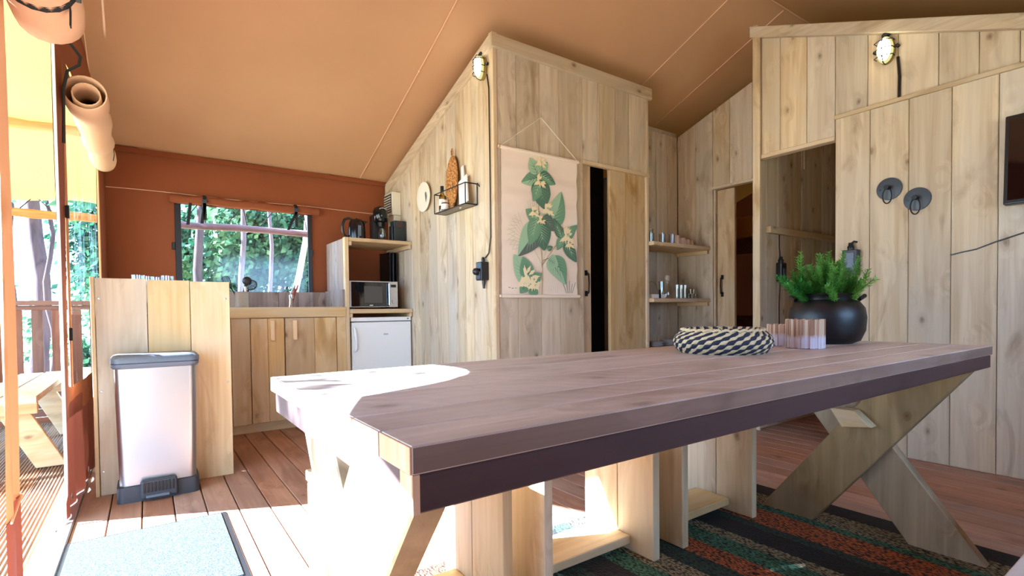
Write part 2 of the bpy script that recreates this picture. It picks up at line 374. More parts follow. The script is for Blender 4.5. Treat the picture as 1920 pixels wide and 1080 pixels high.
# railing at the far end of the porch
rl = thing('porch_railing', 'red-brown wooden porch railing with upright balusters seen through the tent doorway', 'railing', (-1.1, 5.8, 0))
G().box(-2.05, -.32, 5.765, 5.845, .985, 1.022, .004).obj('top_rail', OUTX, rl)
G().box(-2.05, -.32, 5.79, 5.815, .945, .983, .003).obj('rail', OUTX, rl)
for z0, z1 in ((.0, .05), (.055, .12)): G().box(-2.05, -.32, 5.76, 5.79, z0, z1, .003).obj('bottom_board', OUTX, rl)
for k in range(14):
    xb = -.778 - .125 * (k - 3)
    G().box(xb, xb + .07, 5.79, 5.81, .12, .945, .003).obj('baluster', OUTW, rl)
# flysheet over the tent and porch, on log purlins
g = G(); g.grid(lambda u, v: (-2.05 + 9.6 * u, -1.3 + 3.4 * v, ROOF(-1.3 + 3.4 * v) + .16 - .03 * sin(pi * v)), 12, 6)
g.grid(lambda u, v: (-2.05 + 1.75 * u, 2.1 + 3.77 * v, 3.40 - .405 * 3.77 * v - .04 * sin(pi * v) + (.02 * cos(u * 14) * v ** 6)), 24, 12)
g.grid(lambda u, v: (-.3 + 7.85 * u, 2.1 + 3.0 * v, 3.40 - .405 * 3.0 * v - .03 * sin(pi * v)), 24, 12)
single(g, 'flysheet', FLY, 'yellow canvas flysheet roof stretched over the porch outside the doorway', 'flysheet', smooth='all', loc=(0, 2.1, 2.2))
LOGSHADE = wood('shaded_log', 'x', light=lin(120, 96, 96), mid=lin(98, 76, 78), dark=lin(60, 44, 46), blotch=lin(110, 90, 92), bump=.8)  # same log as on the porch, its shade put into a mauve colour
def log(name, y, z, r, x0, x1, label, mat=LOGW):
    pts = [(x0 + (x1 - x0) * i / 10, y + .008 * sin(i * 1.7), z + .006 * sin(i * 2.3)) for i in range(11)]
    single(G().tube(pts, [r * (1 + .06 * sin(i * 2.9)) for i in range(11)], 14), name, mat, label, 'log', smooth=True, loc=(0, y, z))
log('log_purlin', 5.80, 1.742, .036, -1.72, -.32, 'peeled log beam low under the edge of the yellow flysheet')
log('log_purlin', 5.80, 1.742, .034, -.31, 3.2, 'long log beam coloured dark mauve for its shade, crossing the kitchen window view', LOGSHADE)
log('log_purlin', 4.90, 2.235, .040, -1.72, -.36, 'cracked log beam higher up against the yellow flysheet above the porch')
for i, xe in enumerate((-1.0, -.74, .18, .42, .78, 1.08, 1.35)):
    pts = [(xe - .085, 5.80, 1.78), (xe, 5.87, 1.905), (xe + .11, 5.80, 1.775)] if i < 2 else [(xe - .11, 5.80, 1.78), (xe, 5.74, 1.93), (xe + .03, 5.10, 2.17), (xe + .03, 5.74, 1.93), (xe + .07, 5.80, 1.775)]
    single(G().tube(pts, .005, 6), 'bungee_cord', STRAP, 'black cord in a V above the log beam, ' + ['first in the doorway view', 'second in the doorway view', 'by the window strap tails', 'over the ladle', 'mid window', 'over the tap', 'shelf side of the window'][i], 'cord', 'bungee cords of the flysheet', loc=(xe, 5.8, 1.78))
# picnic bench on the porch
pb = thing('picnic_bench', 'raw pine picnic bench on the porch with slanting board leg', 'bench', (-.62, 4.6, 0))
G().box(-.505, -.64, 3.80, 5.35, .425, .46, .004).obj('seat_board', WYW, pb); G().box(-.79, -.655, 3.80, 5.35, .425, .46, .004).obj('seat_board', WYW, pb)
G().box(-1.5, -.53, 4.05, 4.09, .33, .42, .003).obj('cross_beam', WXW, pb)
G().slab([(-.60, .40), (-.74, .40), (-.55, 0), (-.41, 0)], 1, 4.095, 4.13, .003).obj('leg', WXW, pb)
G().slab([(-.60, .40), (-.74, .40), (-.55, 0), (-.41, 0)], 1, 5.15, 5.19, .003).obj('leg', WXW, pb)
G().box(-1.5, -.53, 5.10, 5.14, .33, .42, .003).obj('cross_beam', WXW, pb)

def tree(x, y, h, r, lean=(0, 0), mat=BARKW, label='', crown=None, leaves=900, size=.3, grp=None, lm=LEAF, name='tree', sx=1.):
    t = thing(name, label, 'tree', (x, y, -.5), grp)
    n = 12
    pts = [(x + lean[0] * (i / n) ** 1.0 + .06 * sin(i * 1.3 + x), y + lean[1] * i / n, -.5 + (h + .5) * i / n) for i in range(n + 1)]
    g = G(); g.tube(pts, [r * (1.25 if i == 0 else 1 - .6 * i / n) for i in range(n + 1)], 10)
    g.obj('trunk', mat, t, smooth=True)
    if crown:
        g = G(); cx, cy, cz, R, H = crown
        clumps = [(cx + random.uniform(-R, R) * sx, cy + random.uniform(-R, R) * .7, cz + random.uniform(-H, H)) for _ in range(22)]
        for k in range(leaves):
            c = random.choice(clumps); q = Vector(c) + Vector([random.gauss(0, R * .2) for _ in range(3)])
            s_ = size * random.uniform(.5, 1.2); a = Vector([random.gauss(0, 1) for _ in range(3)]).normalized(); b = a.orthogonal().normalized(); e = a.cross(b)
            g.add([q + b * s_, q + e * s_ * .6, q - b * s_, q - e * s_ * .6], [(0, 1, 2, 3)])
        g.obj('foliage', lm, t, kind='stuff')
    return t
GT = 'trees beyond the back window'
tree(1.05, 14, 9, .11, mat=BARKW, label='dark straight tree trunk behind the rolled cover strap, near the window edge', grp=GT, crown=(1, 14, 8, 2, 1.5), leaves=500)
tree(1.95, 14.2, 9, .075, mat=BARKW2, label='slim pale tree trunk rising behind the whisk and ladle', grp=GT, crown=(2, 14, 8, 2, 1.5), leaves=400)
tree(2.72, 15, 9, .06, mat=BARKW2, label='thin reddish tree trunk in the middle of the window view', grp=GT, crown=(2.7, 15, 8, 2, 1.5), leaves=400)
tree(2.75, 13.5, 9, .085, lean=(1.4, 0), mat=BIRCH, label='sunlit leaning tree trunk behind the kitchen tap', grp=GT, crown=(4, 14, 8, 2, 1.5), leaves=400)
tree(-1.62, 13, 8, .14, mat=BARKW, label='bluish tree trunk standing outside the tent doorway', grp='trees beyond the porch', crown=(-1.5, 13, 5.4, 1.5, 1.6), leaves=500, lm=LEAF2, size=.16)
for i, (x, y, R, H, cz, n, lm) in enumerate([(-.2, 20, 1.6, 2.4, 2.0, 1500, LEAF), (1.9, 19, 1.7, 2.5, 2.4, 1700, LEAF2), (3.9, 19.5, 1.8, 2.6, 2.2, 1700, LEAF), (5.8, 19, 1.6, 2.6, 2.4, 1300, LEAF2), (2.8, 23, 2.6, 3.0, 3.2, 1700, LEAF), (.8, 24, 2.4, 2.6, 3.6, 1500, LEAF2), (5.2, 25, 2.8, 3.4, 3.6, 1500, LEAF)]):
    tree(x, y, cz + 1, .09, label='leafy %s tree %s of the kitchen window view' % (['dark green', 'bright green'][lm is LEAF2], ['at the strap-side edge', 'behind the two strap tails', 'behind the tap', 'past the shelf-side edge', 'deep in the middle', 'deep behind the slim pale trunk', 'deep behind the leaning trunk'][i]), crown=(x, y, cz, R, H), leaves=int(n * 4.5), size=.125, grp='leafy trees behind the kitchen window', lm=lm, name='leafy_tree')
for i, (x, y, R, H, cz, n) in enumerate([(-3.6, 22, 1.6, .9, .2, 500), (-1.6, 24, 1.8, .8, .1, 500), (-1.3, 11.5, .9, .7, 3.6, 330), (-2.6, 17, 1.5, 1.2, 4.9, 500)]):
    tree(x, y, cz + .6, .05, label='sparse sunlit bush outside the doorway, %s' % ['low behind the railing by the jamb', 'low and farthest off behind the railing', 'leaves just below the log', 'high leaves beside the flysheet edge'][i], crown=(x, y, cz, R, H), leaves=n, size=.13, grp='bleached trees outside the doorway', lm=LEAF2, name='leafy_tree')
tree(-3.0, 2.75, 3.1, .035, label='unseen leafy sapling added beside the open side of the tent to dapple the table end', crown=(-2.75, 2.55, 2.95, .42, .32), leaves=300, size=.055, name='added_dapple_tree', lm=LEAF2)  # added sapling out of view, its leaves break up the sun on the table
# unseen tree added beside the porch: its crown blocks sun to the kitchen window
tree(-7.0, 8.2, 6.5, .16, label='tall tree added outside the frame to shade the kitchen window side', crown=(-6.3, 7.85, 4.9, 1.65, 2.1), leaves=5200, size=.25, name='added_shade_tree')

# ================================================================ TENT SHELL
g = G()
g.grid(lambda u, v: (-.32 + 7.2 * u, 4.82 - 2.72 * v, ROOF(4.82 - 2.72 * v) - .02 * sin(pi * v) * (1 + .3 * sin(u * 9))), 24, 10)
g.grid(lambda u, v: (-.32 + 7.2 * u, 2.1 - 3.3 * v, ROOF(2.1 - 3.3 * v) - .02 * sin(pi * v)), 24, 8)
ce = struct('ceiling', g, CANVAS, smooth='all')
def roof_pt(x, y, d=.006): v = (4.82 - y) / 2.72; u = (x + .32) / 7.2; return (x, y, ROOF(y) - .02 * sin(pi * v) * (1 + .3 * sin(u * 9)) - d)
for xs_ in (-.255, 1.665, 3.565, 4.135, 5.6):
    G().tube([roof_pt(xs_, 4.8 - 2.68 * i / 16) for i in range(17)], .0035, 6).obj('seam', SEAM, ce)
    if xs_ > 0:
        for yy in (3.5, 2.7): G().ball(roof_pt(xs_, yy), .008, n=4).obj('grommet', SEAM, ce)
for k in (1.0, 2.6):
    pass
G().tube([(x_, 2.1, 3.226) for x_ in (-.3, 2, 4, 6.8)], .004, 6).obj('ridge_seam', SEAM, ce)
# back wall canvas with the window hole
wx0, wx1, wz0, wz1 = .209, 1.197, .98, 1.76
g = G()
def BY(x, z): return 4.82 + .006 * sin(x * 7 + z * 3)
def pan(x0, x1, z0, z1, nx, nz): g.grid(lambda u, v: (x0 + (x1 - x0) * u, BY(x0 + (x1 - x0) * u, z0 + (z1 - z0) * v), z0 + (z1 - z0) * v), nx, nz)
pan(-.235, wx0, 0, 2.17, 4, 16); pan(wx1, 2.6, 0, 2.17, 10, 16); pan(2.6, 6.9, 0, 2.17, 10, 8); pan(wx0, wx1, 0, wz0, 8, 8); pan(wx0, wx1, wz1, 2.17, 8, 4)
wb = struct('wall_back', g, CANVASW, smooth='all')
G().tube([(-.22 + 2.15 * i / 24, 4.805, 2.135 + .008 * sin(i * .8) - (.012 if i % 7 == 3 else 0)) for i in range(25)], .007, 6).obj('eave_shadow_piping', SKIRT, wb)  # seam piping, its dark colour also carries the eave's shadow line
G().add([(-.22, 4.80, 2.14), (1.93, 4.80, 2.14), (1.93, 4.785, 2.10), (-.22, 4.785, 2.10)], [(0, 1, 2, 3)]).obj('eave_flap', CANVASW, wb, solid=.003)
G().tube([(-.22 + 2.15 * i / 12, 4.811, 1.835 + .004 * sin(i)) for i in range(13)], .0025, 6).obj('seam', SEAM, wb)
wn = struct('window_1', G().add([(wx0, 4.83, wz0), (wx1, 4.83, wz0), (wx1, 4.83, wz1), (wx0, 4.83, wz1)], [(0, 1, 2, 3)]), FILM2)
for nm, x0, x1, z0, z1 in (('zip_strip', wx0 - .012, wx0 + .03, wz0, wz1), ('zip_strip', wx1 - .012, wx1 + .022, wz0, wz1), ('zip_strip', wx0, wx1, wz0 - .02, wz0 + .012)):
    G().box(x0, x1, 4.800, 4.812, z0, z1, .002).obj(nm, BLACK, wn)
for x0 in (wx0 - .035, wx1 + .012): G().box(x0, x0 + .022, 4.795, 4.812, 1.40, 1.455, .003).obj('clip', BLACK, wn)
# rolled cover over the back window
rc = thing('rolled_window_cover', 'rolled brown canvas cover strapped above the kitchen window', 'canvas roll', (.7, 4.76, 1.79))
g = G(); n = 40
pts = [(.165 + 1.105 * i / n, 4.765, 1.790 - .004 * sin(i * .5)) for i in range(n + 1)]
g.tube(pts, [.033 + .0025 * sin(i * 1.1) for i in range(n + 1)], 14); g.obj('roll', CANVASW, rc, smooth=True)
for q, (xx, dx) in enumerate(((.395, .015), (1.075, .045))):
    g = G(); g.tube([(xx, 4.765 + .039 * cos(a), 1.79 + .039 * sin(a)) for a in [2 * pi * k / 14 for k in range(14)]], .0045, 5, closed=True)
    for s_ in (-.008, .008): g.tube([(xx + s_, 4.765 + .039 * cos(a), 1.79 + .039 * sin(a)) for a in [2 * pi * k / 14 for k in range(14)]], .0045, 5, closed=True)
    g.obj('strap', STRAP, rc)
    G().box(xx - .018, xx + .018, 4.715, 4.727, 1.765, 1.795, .002).obj('buckle', DGREY, rc)
    for d2, l in ((0, .13), (-dx * 1.5, .16)):
        pt = [(xx + d2 * k / 5, 4.722, 1.765 - l * k / 5) for k in range(6)]
        g = G(); g.add([(p[0] - .011, p[1], p[2]) for p in pt] + [(p[0] + .011, p[1], p[2]) for p in pt], [(k, k + 1, 7 + k, 6 + k) for k in range(5)]); g.obj('strap_tail', STRAP, rc, solid=.003)
pt = [(.30 - .02 * k / 5, 4.74, 1.76 - .17 * k / 5) for k in range(6)]
G().add([(p[0] - .011, p[1], p[2]) for p in pt] + [(p[0] + .011, p[1], p[2]) for p in pt], [(k, k + 1, 7 + k, 6 + k) for k in range(5)]).obj('strap_tail', STRAP, rc, solid=.003)

# left canvas wall: doorway, clear window, canvas strips
def LX(y, z=1.): return (-.30 if y < 3.2 else -.30 + .075 * (y - 3.2) / 1.62) + .006 * sin(y * 9 + z * 2)
g = G()
def lpan(y0, y1, z0, z1, ny, nz): g.grid(lambda u, v: (LX(y0 + (y1 - y0) * u, z0 + (z1 - z0) * v), y0 + (y1 - y0) * u, (z0(y0 + (y1 - y0) * u) if callable(z0) else z0) + (z1 - z0) * v), ny, nz)
# gable above 2.12
g.grid(lambda u, v: (LX(-1.2 + 6.02 * u), -1.2 + 6.02 * u, 2.12 + (max(2.13, ROOF(-1.2 + 6.02 * u)) - 2.12) * v), 30, 6)
lpan(2.93, 3.20, .42, 2.12, 3, 10); lpan(4.38, 4.84, .42, 2.12, 6, 10); lpan(3.20, 4.38, 1.98, 2.12, 8, 2); lpan(3.2, 4.38, .42, .56, 8, 2)
lpan(-1.2, .42, .0, 2.12, 10, 10)
g.grid(lambda u, v: (LX(.42 + 1.40 * u), .42 + 1.40 * u, (1.02 + .42 * u + .15 * max(0, sin(pi * min(1, max(0, (u - .5) * 2)))) ) * (1 - v) + 2.12 * v), 40, 6)  # unseen canvas, lower edge shaped to cut the sun patch on the table
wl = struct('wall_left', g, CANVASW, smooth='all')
# lower skirt (dark vinyl) past the doorway and at the near flap
g = G(); g.grid(lambda u, v: (LX(2.93 + 1.9 * u) + .012 * sin(u * 55) * (1 - v), 2.93 + 1.9 * u, .015 + (.44 + .05 * sin(u * 4)) * v), 50, 4)
g.obj('skirt', SKIRT, wl, smooth=True)
g = G()
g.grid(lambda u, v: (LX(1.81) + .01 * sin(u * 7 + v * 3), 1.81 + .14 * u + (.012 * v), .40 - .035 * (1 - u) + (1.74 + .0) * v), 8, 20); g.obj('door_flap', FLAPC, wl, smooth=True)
g = G(); g.grid(lambda u, v: (LX(1.81) + .012 * sin(u * 7), 1.81 + .14 * u, .02 + (.385 - .035 * (1 - u)) * v), 8, 5); g.obj('flap_skirt', SKIRT, wl, smooth=True)
G().tube([(-.293, 1.81 + .14 * u, .405 - .035 * (1 - u)) for u in (0, .25, .5, .75, 1)], .003, 6).obj('seam', SEAM, wl)
# doorway edge: white piping and curved lower corner of the jamb
G().tube([(-.298, 2.935, 2.1), (-.298, 2.935, 1.2), (-.298, 2.935, .25), (-.30, 2.93, .12), (-.315, 2.90, .03), (-.33, 2.80, .014)], .006, 8).obj('door_piping', plain('white_piping', lin(232, 226, 224), .5), wl)
for yy, zz in ((3.17, 1.35), (3.17, .78), (4.40, 1.2), (4.40, .78)): G().box(-.296 if yy < 4 else -.25, -.282 if yy < 4 else -.236, yy - .012, yy + .012, zz, zz + .06, .002).obj('clip', BLACK, wl)
for yy in (3.02, 3.5, 4.1): G().lathe([(.008, 0), (.014, .002), (.014, .004), (.007, .006)], (LX(yy) + .012, yy, .09), 10, 'x').obj('eyelet', STEEL2, wl)
g = G(); g.grid(lambda u, v: (LX(3.2 + 1.18 * u) + .010 * sin(u * 26 + .6 * v) * (.4 + .6 * sin(pi * v)), 3.2 + 1.18 * u, .56 + 1.42 * v), 48, 10)
w2 = struct('window_2', g, FILM, smooth='all')
for u in (3.205, 4.375): G().tube([(LX(u) + .008, u, .56), (LX(u) + .008, u, 1.97)], .006, 6).obj('window_piping', FLAPC, w2)
# closing canvas on the far side of the tent
struct('wall_right_outer', G().grid(lambda u, v: (6.88, -1.2 + 6.05 * u, ROOF(-1.2 + 6.05 * u) * v), 20, 8), CANVASW, smooth='all')
g = G()   # canvas front wall behind the camera, its unseen window sized for fill light
for a, b, c_, d_ in ((-.3, .9, 0, 2.2), (2.9, 6.88, 0, 2.2), (.9, 1.1, 0, 2.2), (2.6, 2.9, 0, 2.2), (1.1, 2.6, 0, .95), (1.1, 2.6, 1.9, 2.2)): g.grid(lambda u, v: (a + (b - a) * u, -1.19, c_ + (d_ - c_) * v), 4, 4)
struct('wall_front', g, CANVASW, smooth='all')
struct('wall_dividing', G().box(3.72, 6.88, -1.2, -1.16, 0, 2.2), WZ)

def canvas_roll(name, label, path, rad, mat, spiral, straps, smooth=True):
    t = thing(name, label, 'canvas roll', path[0])
    g = G(); g.tube(path, rad, 20, caps=False); g.obj('roll', mat, t, smooth='all', solid=.006)
    p0 = Vector(path[0]); r = rad[0]
    g = G(); g.tube([tuple(Vector(p) + Vector((.004, 0, -.006))) for p in path[:4]], [q * .66 for q in rad[:4]], 16, caps=False); g.obj('inner_roll', mat, t, smooth='all', solid=.005)
    for (i, tails) in straps:
        c = Vector(path[i]); rr = rad[i] * 1.03; g = G()
        for s_ in (-.012, -.004, .004, .012): g.tube([(c.x + rr * cos(a), c.y + s_, c.z + rr * sin(a)) for a in [2 * pi * k / 18 for k in range(18)]], .0035, 4, closed=True)
        g.obj('strap', STRAP, t)
        for tl in tails:
            gt = G(); pl_ = [Vector(q) for q in tl]; gt.add([tuple(q + Vector((0, -.010, 0))) for q in pl_] + [tuple(q + Vector((0, .010, 0))) for q in pl_], [(k, k + 1, len(pl_) + k + 1, len(pl_) + k) for k in range(len(pl_) - 1)])
            gt.obj('strap_tail', STRAP, t, solid=.003)
        G().box(c.x + rr - .004, c.x + rr + .008, c.y - .018, c.y + .018, c.z - .03, c.z + .01, .002).obj('buckle', BLACK, t)
    return t
n = 16
pth = [(-.205, 3.07 + 1.28 * i / n, 1.915 - .012 * sin(i * .9)) for i in range(n + 1)]
rd = [.078 - .016 * (i / n) + .006 * sin(i * 1.4) - (.016 if i == 11 else 0) for i in range(n + 1)]
canvas_roll('rolled_side_cover', 'beige canvas roll with open spiral end strapped above the clear side window', pth, rd, BEIGE, True,
            [(11, [[(-.14, 3.95, 1.93), (-.135, 3.94, 1.86), (-.14, 3.92, 1.82)]])])
pth = [(-.200, 1.93 - 1.1 * i / n, 1.73 + .01 * sin(i)) for i in range(n + 1)]
rd = [.074 + .004 * sin(i * 1.2) for i in range(n + 1)]
canvas_roll('rolled_door_flap', 'large beige canvas roll with dark strap hanging above the doorway edge', pth, rd, BEIGE, True, [(3, [[(-.15, 1.72, 1.75), (-.14, 1.74, 1.68), (-.142, 1.75, 1.64)]])])
single(G().tube([(-.285, 3.02, 2.12), (-.25, 3.03, 2.11), (-.215, 3.04, 2.06), (-.22, 3.03, 2.02), (-.26, 3.02, 1.98), (-.275, 3.02, 1.9), (-.28, 3.02, 1.66)], .006, 6), 'loose_strap', STRAP, 'black webbing strap looping down the canvas between the two beige rolls', 'strap', smooth=True, loc=(-.285, 3.02, 2.0))

# ================================================================ BATHROOM CABIN
BXX, BYY = 1.93, 2.924
ztop = lambda y: 2.742 - .333 * (y - BYY)
cl = struct('wall_cabin_left', G().slab([(BYY + .03, 0), (4.80, 0), (4.80, ztop(4.80) - .03), (BYY + .03, ztop(BYY) - .03)], 0, BXX + .028, BXX + .04, 0), WZ)
planks(cl, 0, BXX, BXX + .026, [BYY + .003, 3.05, 3.21, 3.322, 3.45, 3.60, 3.77, 3.93, 4.09, 4.25, 4.42, 4.6, 4.79], 0, lambda y: ztop(y) - .08, WZ)
struct('trim_3', G().slab([(BYY - .022, ztop(BYY - .02) - .088), (4.80, ztop(4.8) - .10), (4.80, ztop(4.8)), (BYY - .022, ztop(BYY - .02))], 0, BXX - .024, BXX + .02, .003), WY)
cf = struct('wall_cabin_front', G().box(BXX + .03, 2.742, BYY + .028, BYY + .04, 0, 2.72), WZ)
G().box(2.742, 3.49, BYY + .028, BYY + .04, 2.03, 2.72).obj('backing', WZ, cf)
G().rect(1, BXX - .004, BXX + .028, 0, 2.652, BYY - .006, BYY + .02, .003).obj('corner_board', WZW, cf)
planks(cf, 1, BYY, BYY + .026, [BXX + .03, 2.121, 2.327, 2.507, 2.742], 0, 2.655, WZ)
planks(cf, 1, BYY, BYY + .026, [2.742, 2.904, 3.093, 3.261, 3.49], 2.03, 2.655, WZ)
struct('trim_4', G().rect(1, BXX - .026, 3.515, 2.652, 2.742, BYY - .026, BYY + .01, .004), WX)
struct('trim_5', G().rect(1, 2.742, 3.49, 2.005, 2.032, BYY - .016, BYY + .02, .003), WXW)
d1 = struct('door_1')
G().rect(1, 2.760, 2.846, .02, 2.02, BYY + .030, BYY + .056, .003).obj('door_edge_board', WZW, d1)
hd = G(); hd.tube([(2.79, BYY + .028, 1.19), (2.79, BYY - .002, 1.17), (2.79, BYY - .006, 1.10), (2.79, BYY - .002, 1.03), (2.79, BYY + .028, 1.01)], .0075, 8); hd.box(2.778, 2.802, BYY + .022, BYY + .03, 1.0, 1.04); hd.box(2.778, 2.802, BYY + .022, BYY + .03, 1.16, 1.20)
hd.obj('door_handle', BLACKM, d1, smooth=True)
pr = struct('wall_cabin_front_panel')
planks(pr, 1, BYY + .012, BYY + .04, [3.04, 3.22, 3.46], 0, 2.01, WZW)
G().rect(1, 3.462, 3.492, 0, 2.66, BYY - .002, BYY + .03, .003).obj('corner_board', WZ, pr)
cr = struct('wall_cabin_right', G().box(3.462, 3.49, BYY + .03, 4.80, 0, 2.1), WZ)
DARKIN = plain('cabin_interior_shade', lin(12, 14, 18), .7)  # near-black sheet behind the door gap, cabin's shade put into its colour
struct('wall_cabin_shade', G().box(2.0, 3.44, 3.40, 3.43, 0, 2.52), DARKIN)
struct('wall_cabin_lid', G().slab([(BYY + .03, ztop(BYY) - .04), (4.79, ztop(4.79) - .04), (4.79, ztop(4.79) - .06), (BYY + .03, ztop(BYY) - .06)], 0, 1.96, 3.46, 0), WZ)

# recess with the shelves, bedroom wall beyond
rb = struct('wall_recess', G().box(3.49, 4.33, 3.27, 3.28, 0, 2.62), WZ)
planks(rb, 1, 3.24, 3.268, [3.492, 3.66, 3.83, 3.98, 4.14, 4.298], 0, 2.57, WZ)
zr = lambda y: 2.574 + .345 * (3.24 - y)
wr = struct('wall_right_far', G().slab([(2.853, 0), (3.27, 0), (3.27, zr(3.27) - .02), (2.853, zr(2.853) - .02)], 0, 4.33, 4.345, 0), WZ)
G().slab([(2.05, 2.0), (2.853, 2.0), (2.853, zr(2.853) - .02), (2.05, zr(2.05) - .02)], 0, 4.33, 4.345, 0).obj('backing', WZ, wr)
planks(wr, 0, 4.30, 4.328, [2.853, 3.04, 3.24], 0, zr, WZ)
planks(wr, 0, 4.30, 4.328, [2.06, 2.27, 2.47, 2.683, 2.853], 2.0, zr, WZ)
struct('trim_6', G().slab([(2.06, 1.985), (2.853, 1.985), (2.853, 2.01), (2.06, 2.01)], 0, 4.282, 4.34, .003), WY)
d2 = struct('door_2')
G().rect(0, 2.665, 2.838, .02, 1.98, 4.345, 4.375, .003).obj('door_panel', WZW, d2)
hd = G(); hd.tube([(4.346, 2.785, 1.185), (4.318, 2.785, 1.17), (4.312, 2.785, 1.10), (4.318, 2.785, 1.03), (4.346, 2.785, 1.015)], .0075, 8); hd.box(4.336, 4.346, 2.773, 2.797, 1.0, 1.04); hd.box(4.336, 4.346, 2.773, 2.797, 1.16, 1.20)
hd.obj('door_handle', BLACKM, d2, smooth=True)
struct('trim_7', G().rect(0, 2.838, 2.855, 0, 2.0, 4.315, 4.34, .002), WZ)
# inside the bedroom: bunk bed glimpsed
bb = thing('bunk_bed', 'dark wooden bunk bed with yellow-brown bedding glimpsed through the narrow sliding door', 'bunk bed', (5.4, 2.9, 0))
BUNKW = plain('bunk_wood', lin(96, 66, 46), .7, bump=.4, var=.2)
for xx in (5.0, 5.9):
    for yy in (2.25, 4.1): G().box(xx, xx + .06, yy, yy + .06, 0, 1.9, .004).obj('post', BUNKW, bb)
for z0 in (.42, 1.45):
    G().box(5.01, 5.05, 2.3, 4.1, z0, z0 + .15, .004).obj('side_rail', BUNKW, bb)
    G().box(5.02, 5.9, 2.32, 4.08, z0 + .155, z0 + .38, .03).obj('mattress', plain('mustard_bedding', lin(190, 140, 56), .9, bump=.5, bscale=20) if z0 > 1 else BUNKW, bb)
G().box(5.06, 5.9, 2.255, 2.27, 1.45, 1.72, .003).obj('head_board', BUNKW, bb)

# partition across, seen through the corridor opening
wp = struct('wall_corridor', G().slab([(3.66, 0), (6.86, 0), (6.86, 2.95), (3.66, 2.95)], 1, 2.088, 2.10, 0), WZ)
planks(wp, 1, 2.06, 2.086, [3.652, 3.775, 3.934, 4.126, 4.30, 4.48, 4.646, 4.82, 5.0, 5.2, 5.4, 5.6, 5.8, 6.0, 6.2, 6.4, 6.6, 6.86], 0, lambda x: 2.94, WZ)
G().rect(0, 2.035, 2.088, 0, 2.86, 3.640, 3.652, .002).obj('edge_board', WZ, wp)
single(G().box(3.76, 5.4, 2.02, 2.058, 1.448, 1.497, .003), 'wall_rail', WXW, 'square wooden rail fixed across the dark corridor wall', 'rail', loc=(3.76, 2.04, 1.45))
sb = thing('switch_box', 'black inline switch box on a cable inside the dark corridor', 'switch box', (3.95, 2.045, 1.16))
G().box(3.905, 3.985, 2.015, 2.058, 1.09, 1.235, .008).obj('box_body', BLACK, sb)
G().box(3.925, 3.965, 2.008, 2.016, 1.13, 1.19, .003).obj('switch', DGREY, sb)
G().lathe([(.018, 0), (.02, .02), (.013, .03), (.012, .045)], (3.945, 2.04, 1.235), 12).obj('cable_gland', BLACK, sb, smooth=True)
G().tube([(3.945, 2.045, 1.28), (3.945, 2.052, 1.36), (3.945, 2.052, 1.447)], .004, 6).obj('cable', BLACK, sb)
G().tube([(3.945, 2.045, 1.09), (3.94, 2.05, .9), (3.95, 2.052, .5), (3.945, 2.052, .02)], .004, 6).obj('cable', BLACK, sb)
# upper boards with sloping beam, lower wall with cap
zb = lambda y: 2.862 + .398 * (y - 2.107)
ur = struct('wall_right_upper', G().slab([(.1, 2.0), (2.06, 2.0), (2.06, zb(2.06) + .02), (.1, zb(.1) + .02)], 0, 3.698, 3.71, 0), WZ)
planks(ur, 0, 3.67, 3.696, [.16, .34, .5, .68, .839, 1.013, 1.206, 1.364, 1.548], 2.03, lambda y: zb(y) + .03, WZ)
planks(ur, 0, 3.668, 3.696, [1.548, 1.724, 1.903, 2.06], 1.985, lambda y: zb(y) + .03, WZ)
struct('trim_8', G().slab([(-1.15, zb(-1.15)), (2.108, zb(2.108)), (2.108, zb(2.108) + .078), (-1.15, zb(-1.15) + .078)], 0, 3.630, 3.70, .004), WY)
struct('trim_9', G().box(3.655, 3.72, 1.545, 2.055, 1.972, 2.0, .003), WYW)
lr = struct('wall_right', G().box(3.678, 3.69, -1.15, 1.538, 0, 2.1), WZ)
planks(lr, 0, 3.65, 3.676, [-1.15, -.95, -.75, -.56, -.36, -.17, .03, .21, .40, .58, .754, .947, 1.144, 1.343, 1.538], .0, 2.10, WZ)
struct('trim_10', G().box(3.634, 3.70, -1.15, 1.542, 2.098, 2.122, .003), WY)
# corridor far side
struct('wall_corridor_side', G().box(3.70, 6.8, 1.50, 1.53, 0, 2.1), WZ)

# ================================================================ KITCHEN
kp = thing('kitchen_end_panel', 'free-standing end panel of three broad pine boards behind the steel bin', 'panel', (.08, 3.28, 0))
for i, (a, b) in enumerate(((-.222, -.205), (-.203, .005), (.007, .193), (.195, .382))):
    z0 = .0 if i != 0 else .0
    G().rect(1, a, b - .001, z0, 1.085 + (.002 if i == 0 else 0) - .004 * i, 3.262 - (.01 if i == 0 else 0), 3.30, .002).obj('panel_board', WZW if i != 1 else WZ, kp)
G().box(-.20, .37, 3.30, 3.33, .9, .96).obj('back_batten', WX, kp)
for xx in (-.19, .36):
    for zz in (.12, .52, .98): G().lathe([(.004, 0), (.006, .001), (.004, .002)], (xx, 3.2595, zz), 8, 'y').obj('screw_head', STEEL2, kp)
sc = thing('side_counter', 'low counter behind the boarded end panel, holding drinking glasses', 'counter', (.06, 4.0, 0))
G().box(-.20, .36, 3.335, 4.78, .90, .94, .004).obj('worktop', WYW, sc)
G().rect(0, 3.34, 4.24, 0, .90, .352, .33, .002).obj('side_board', WZ, sc)
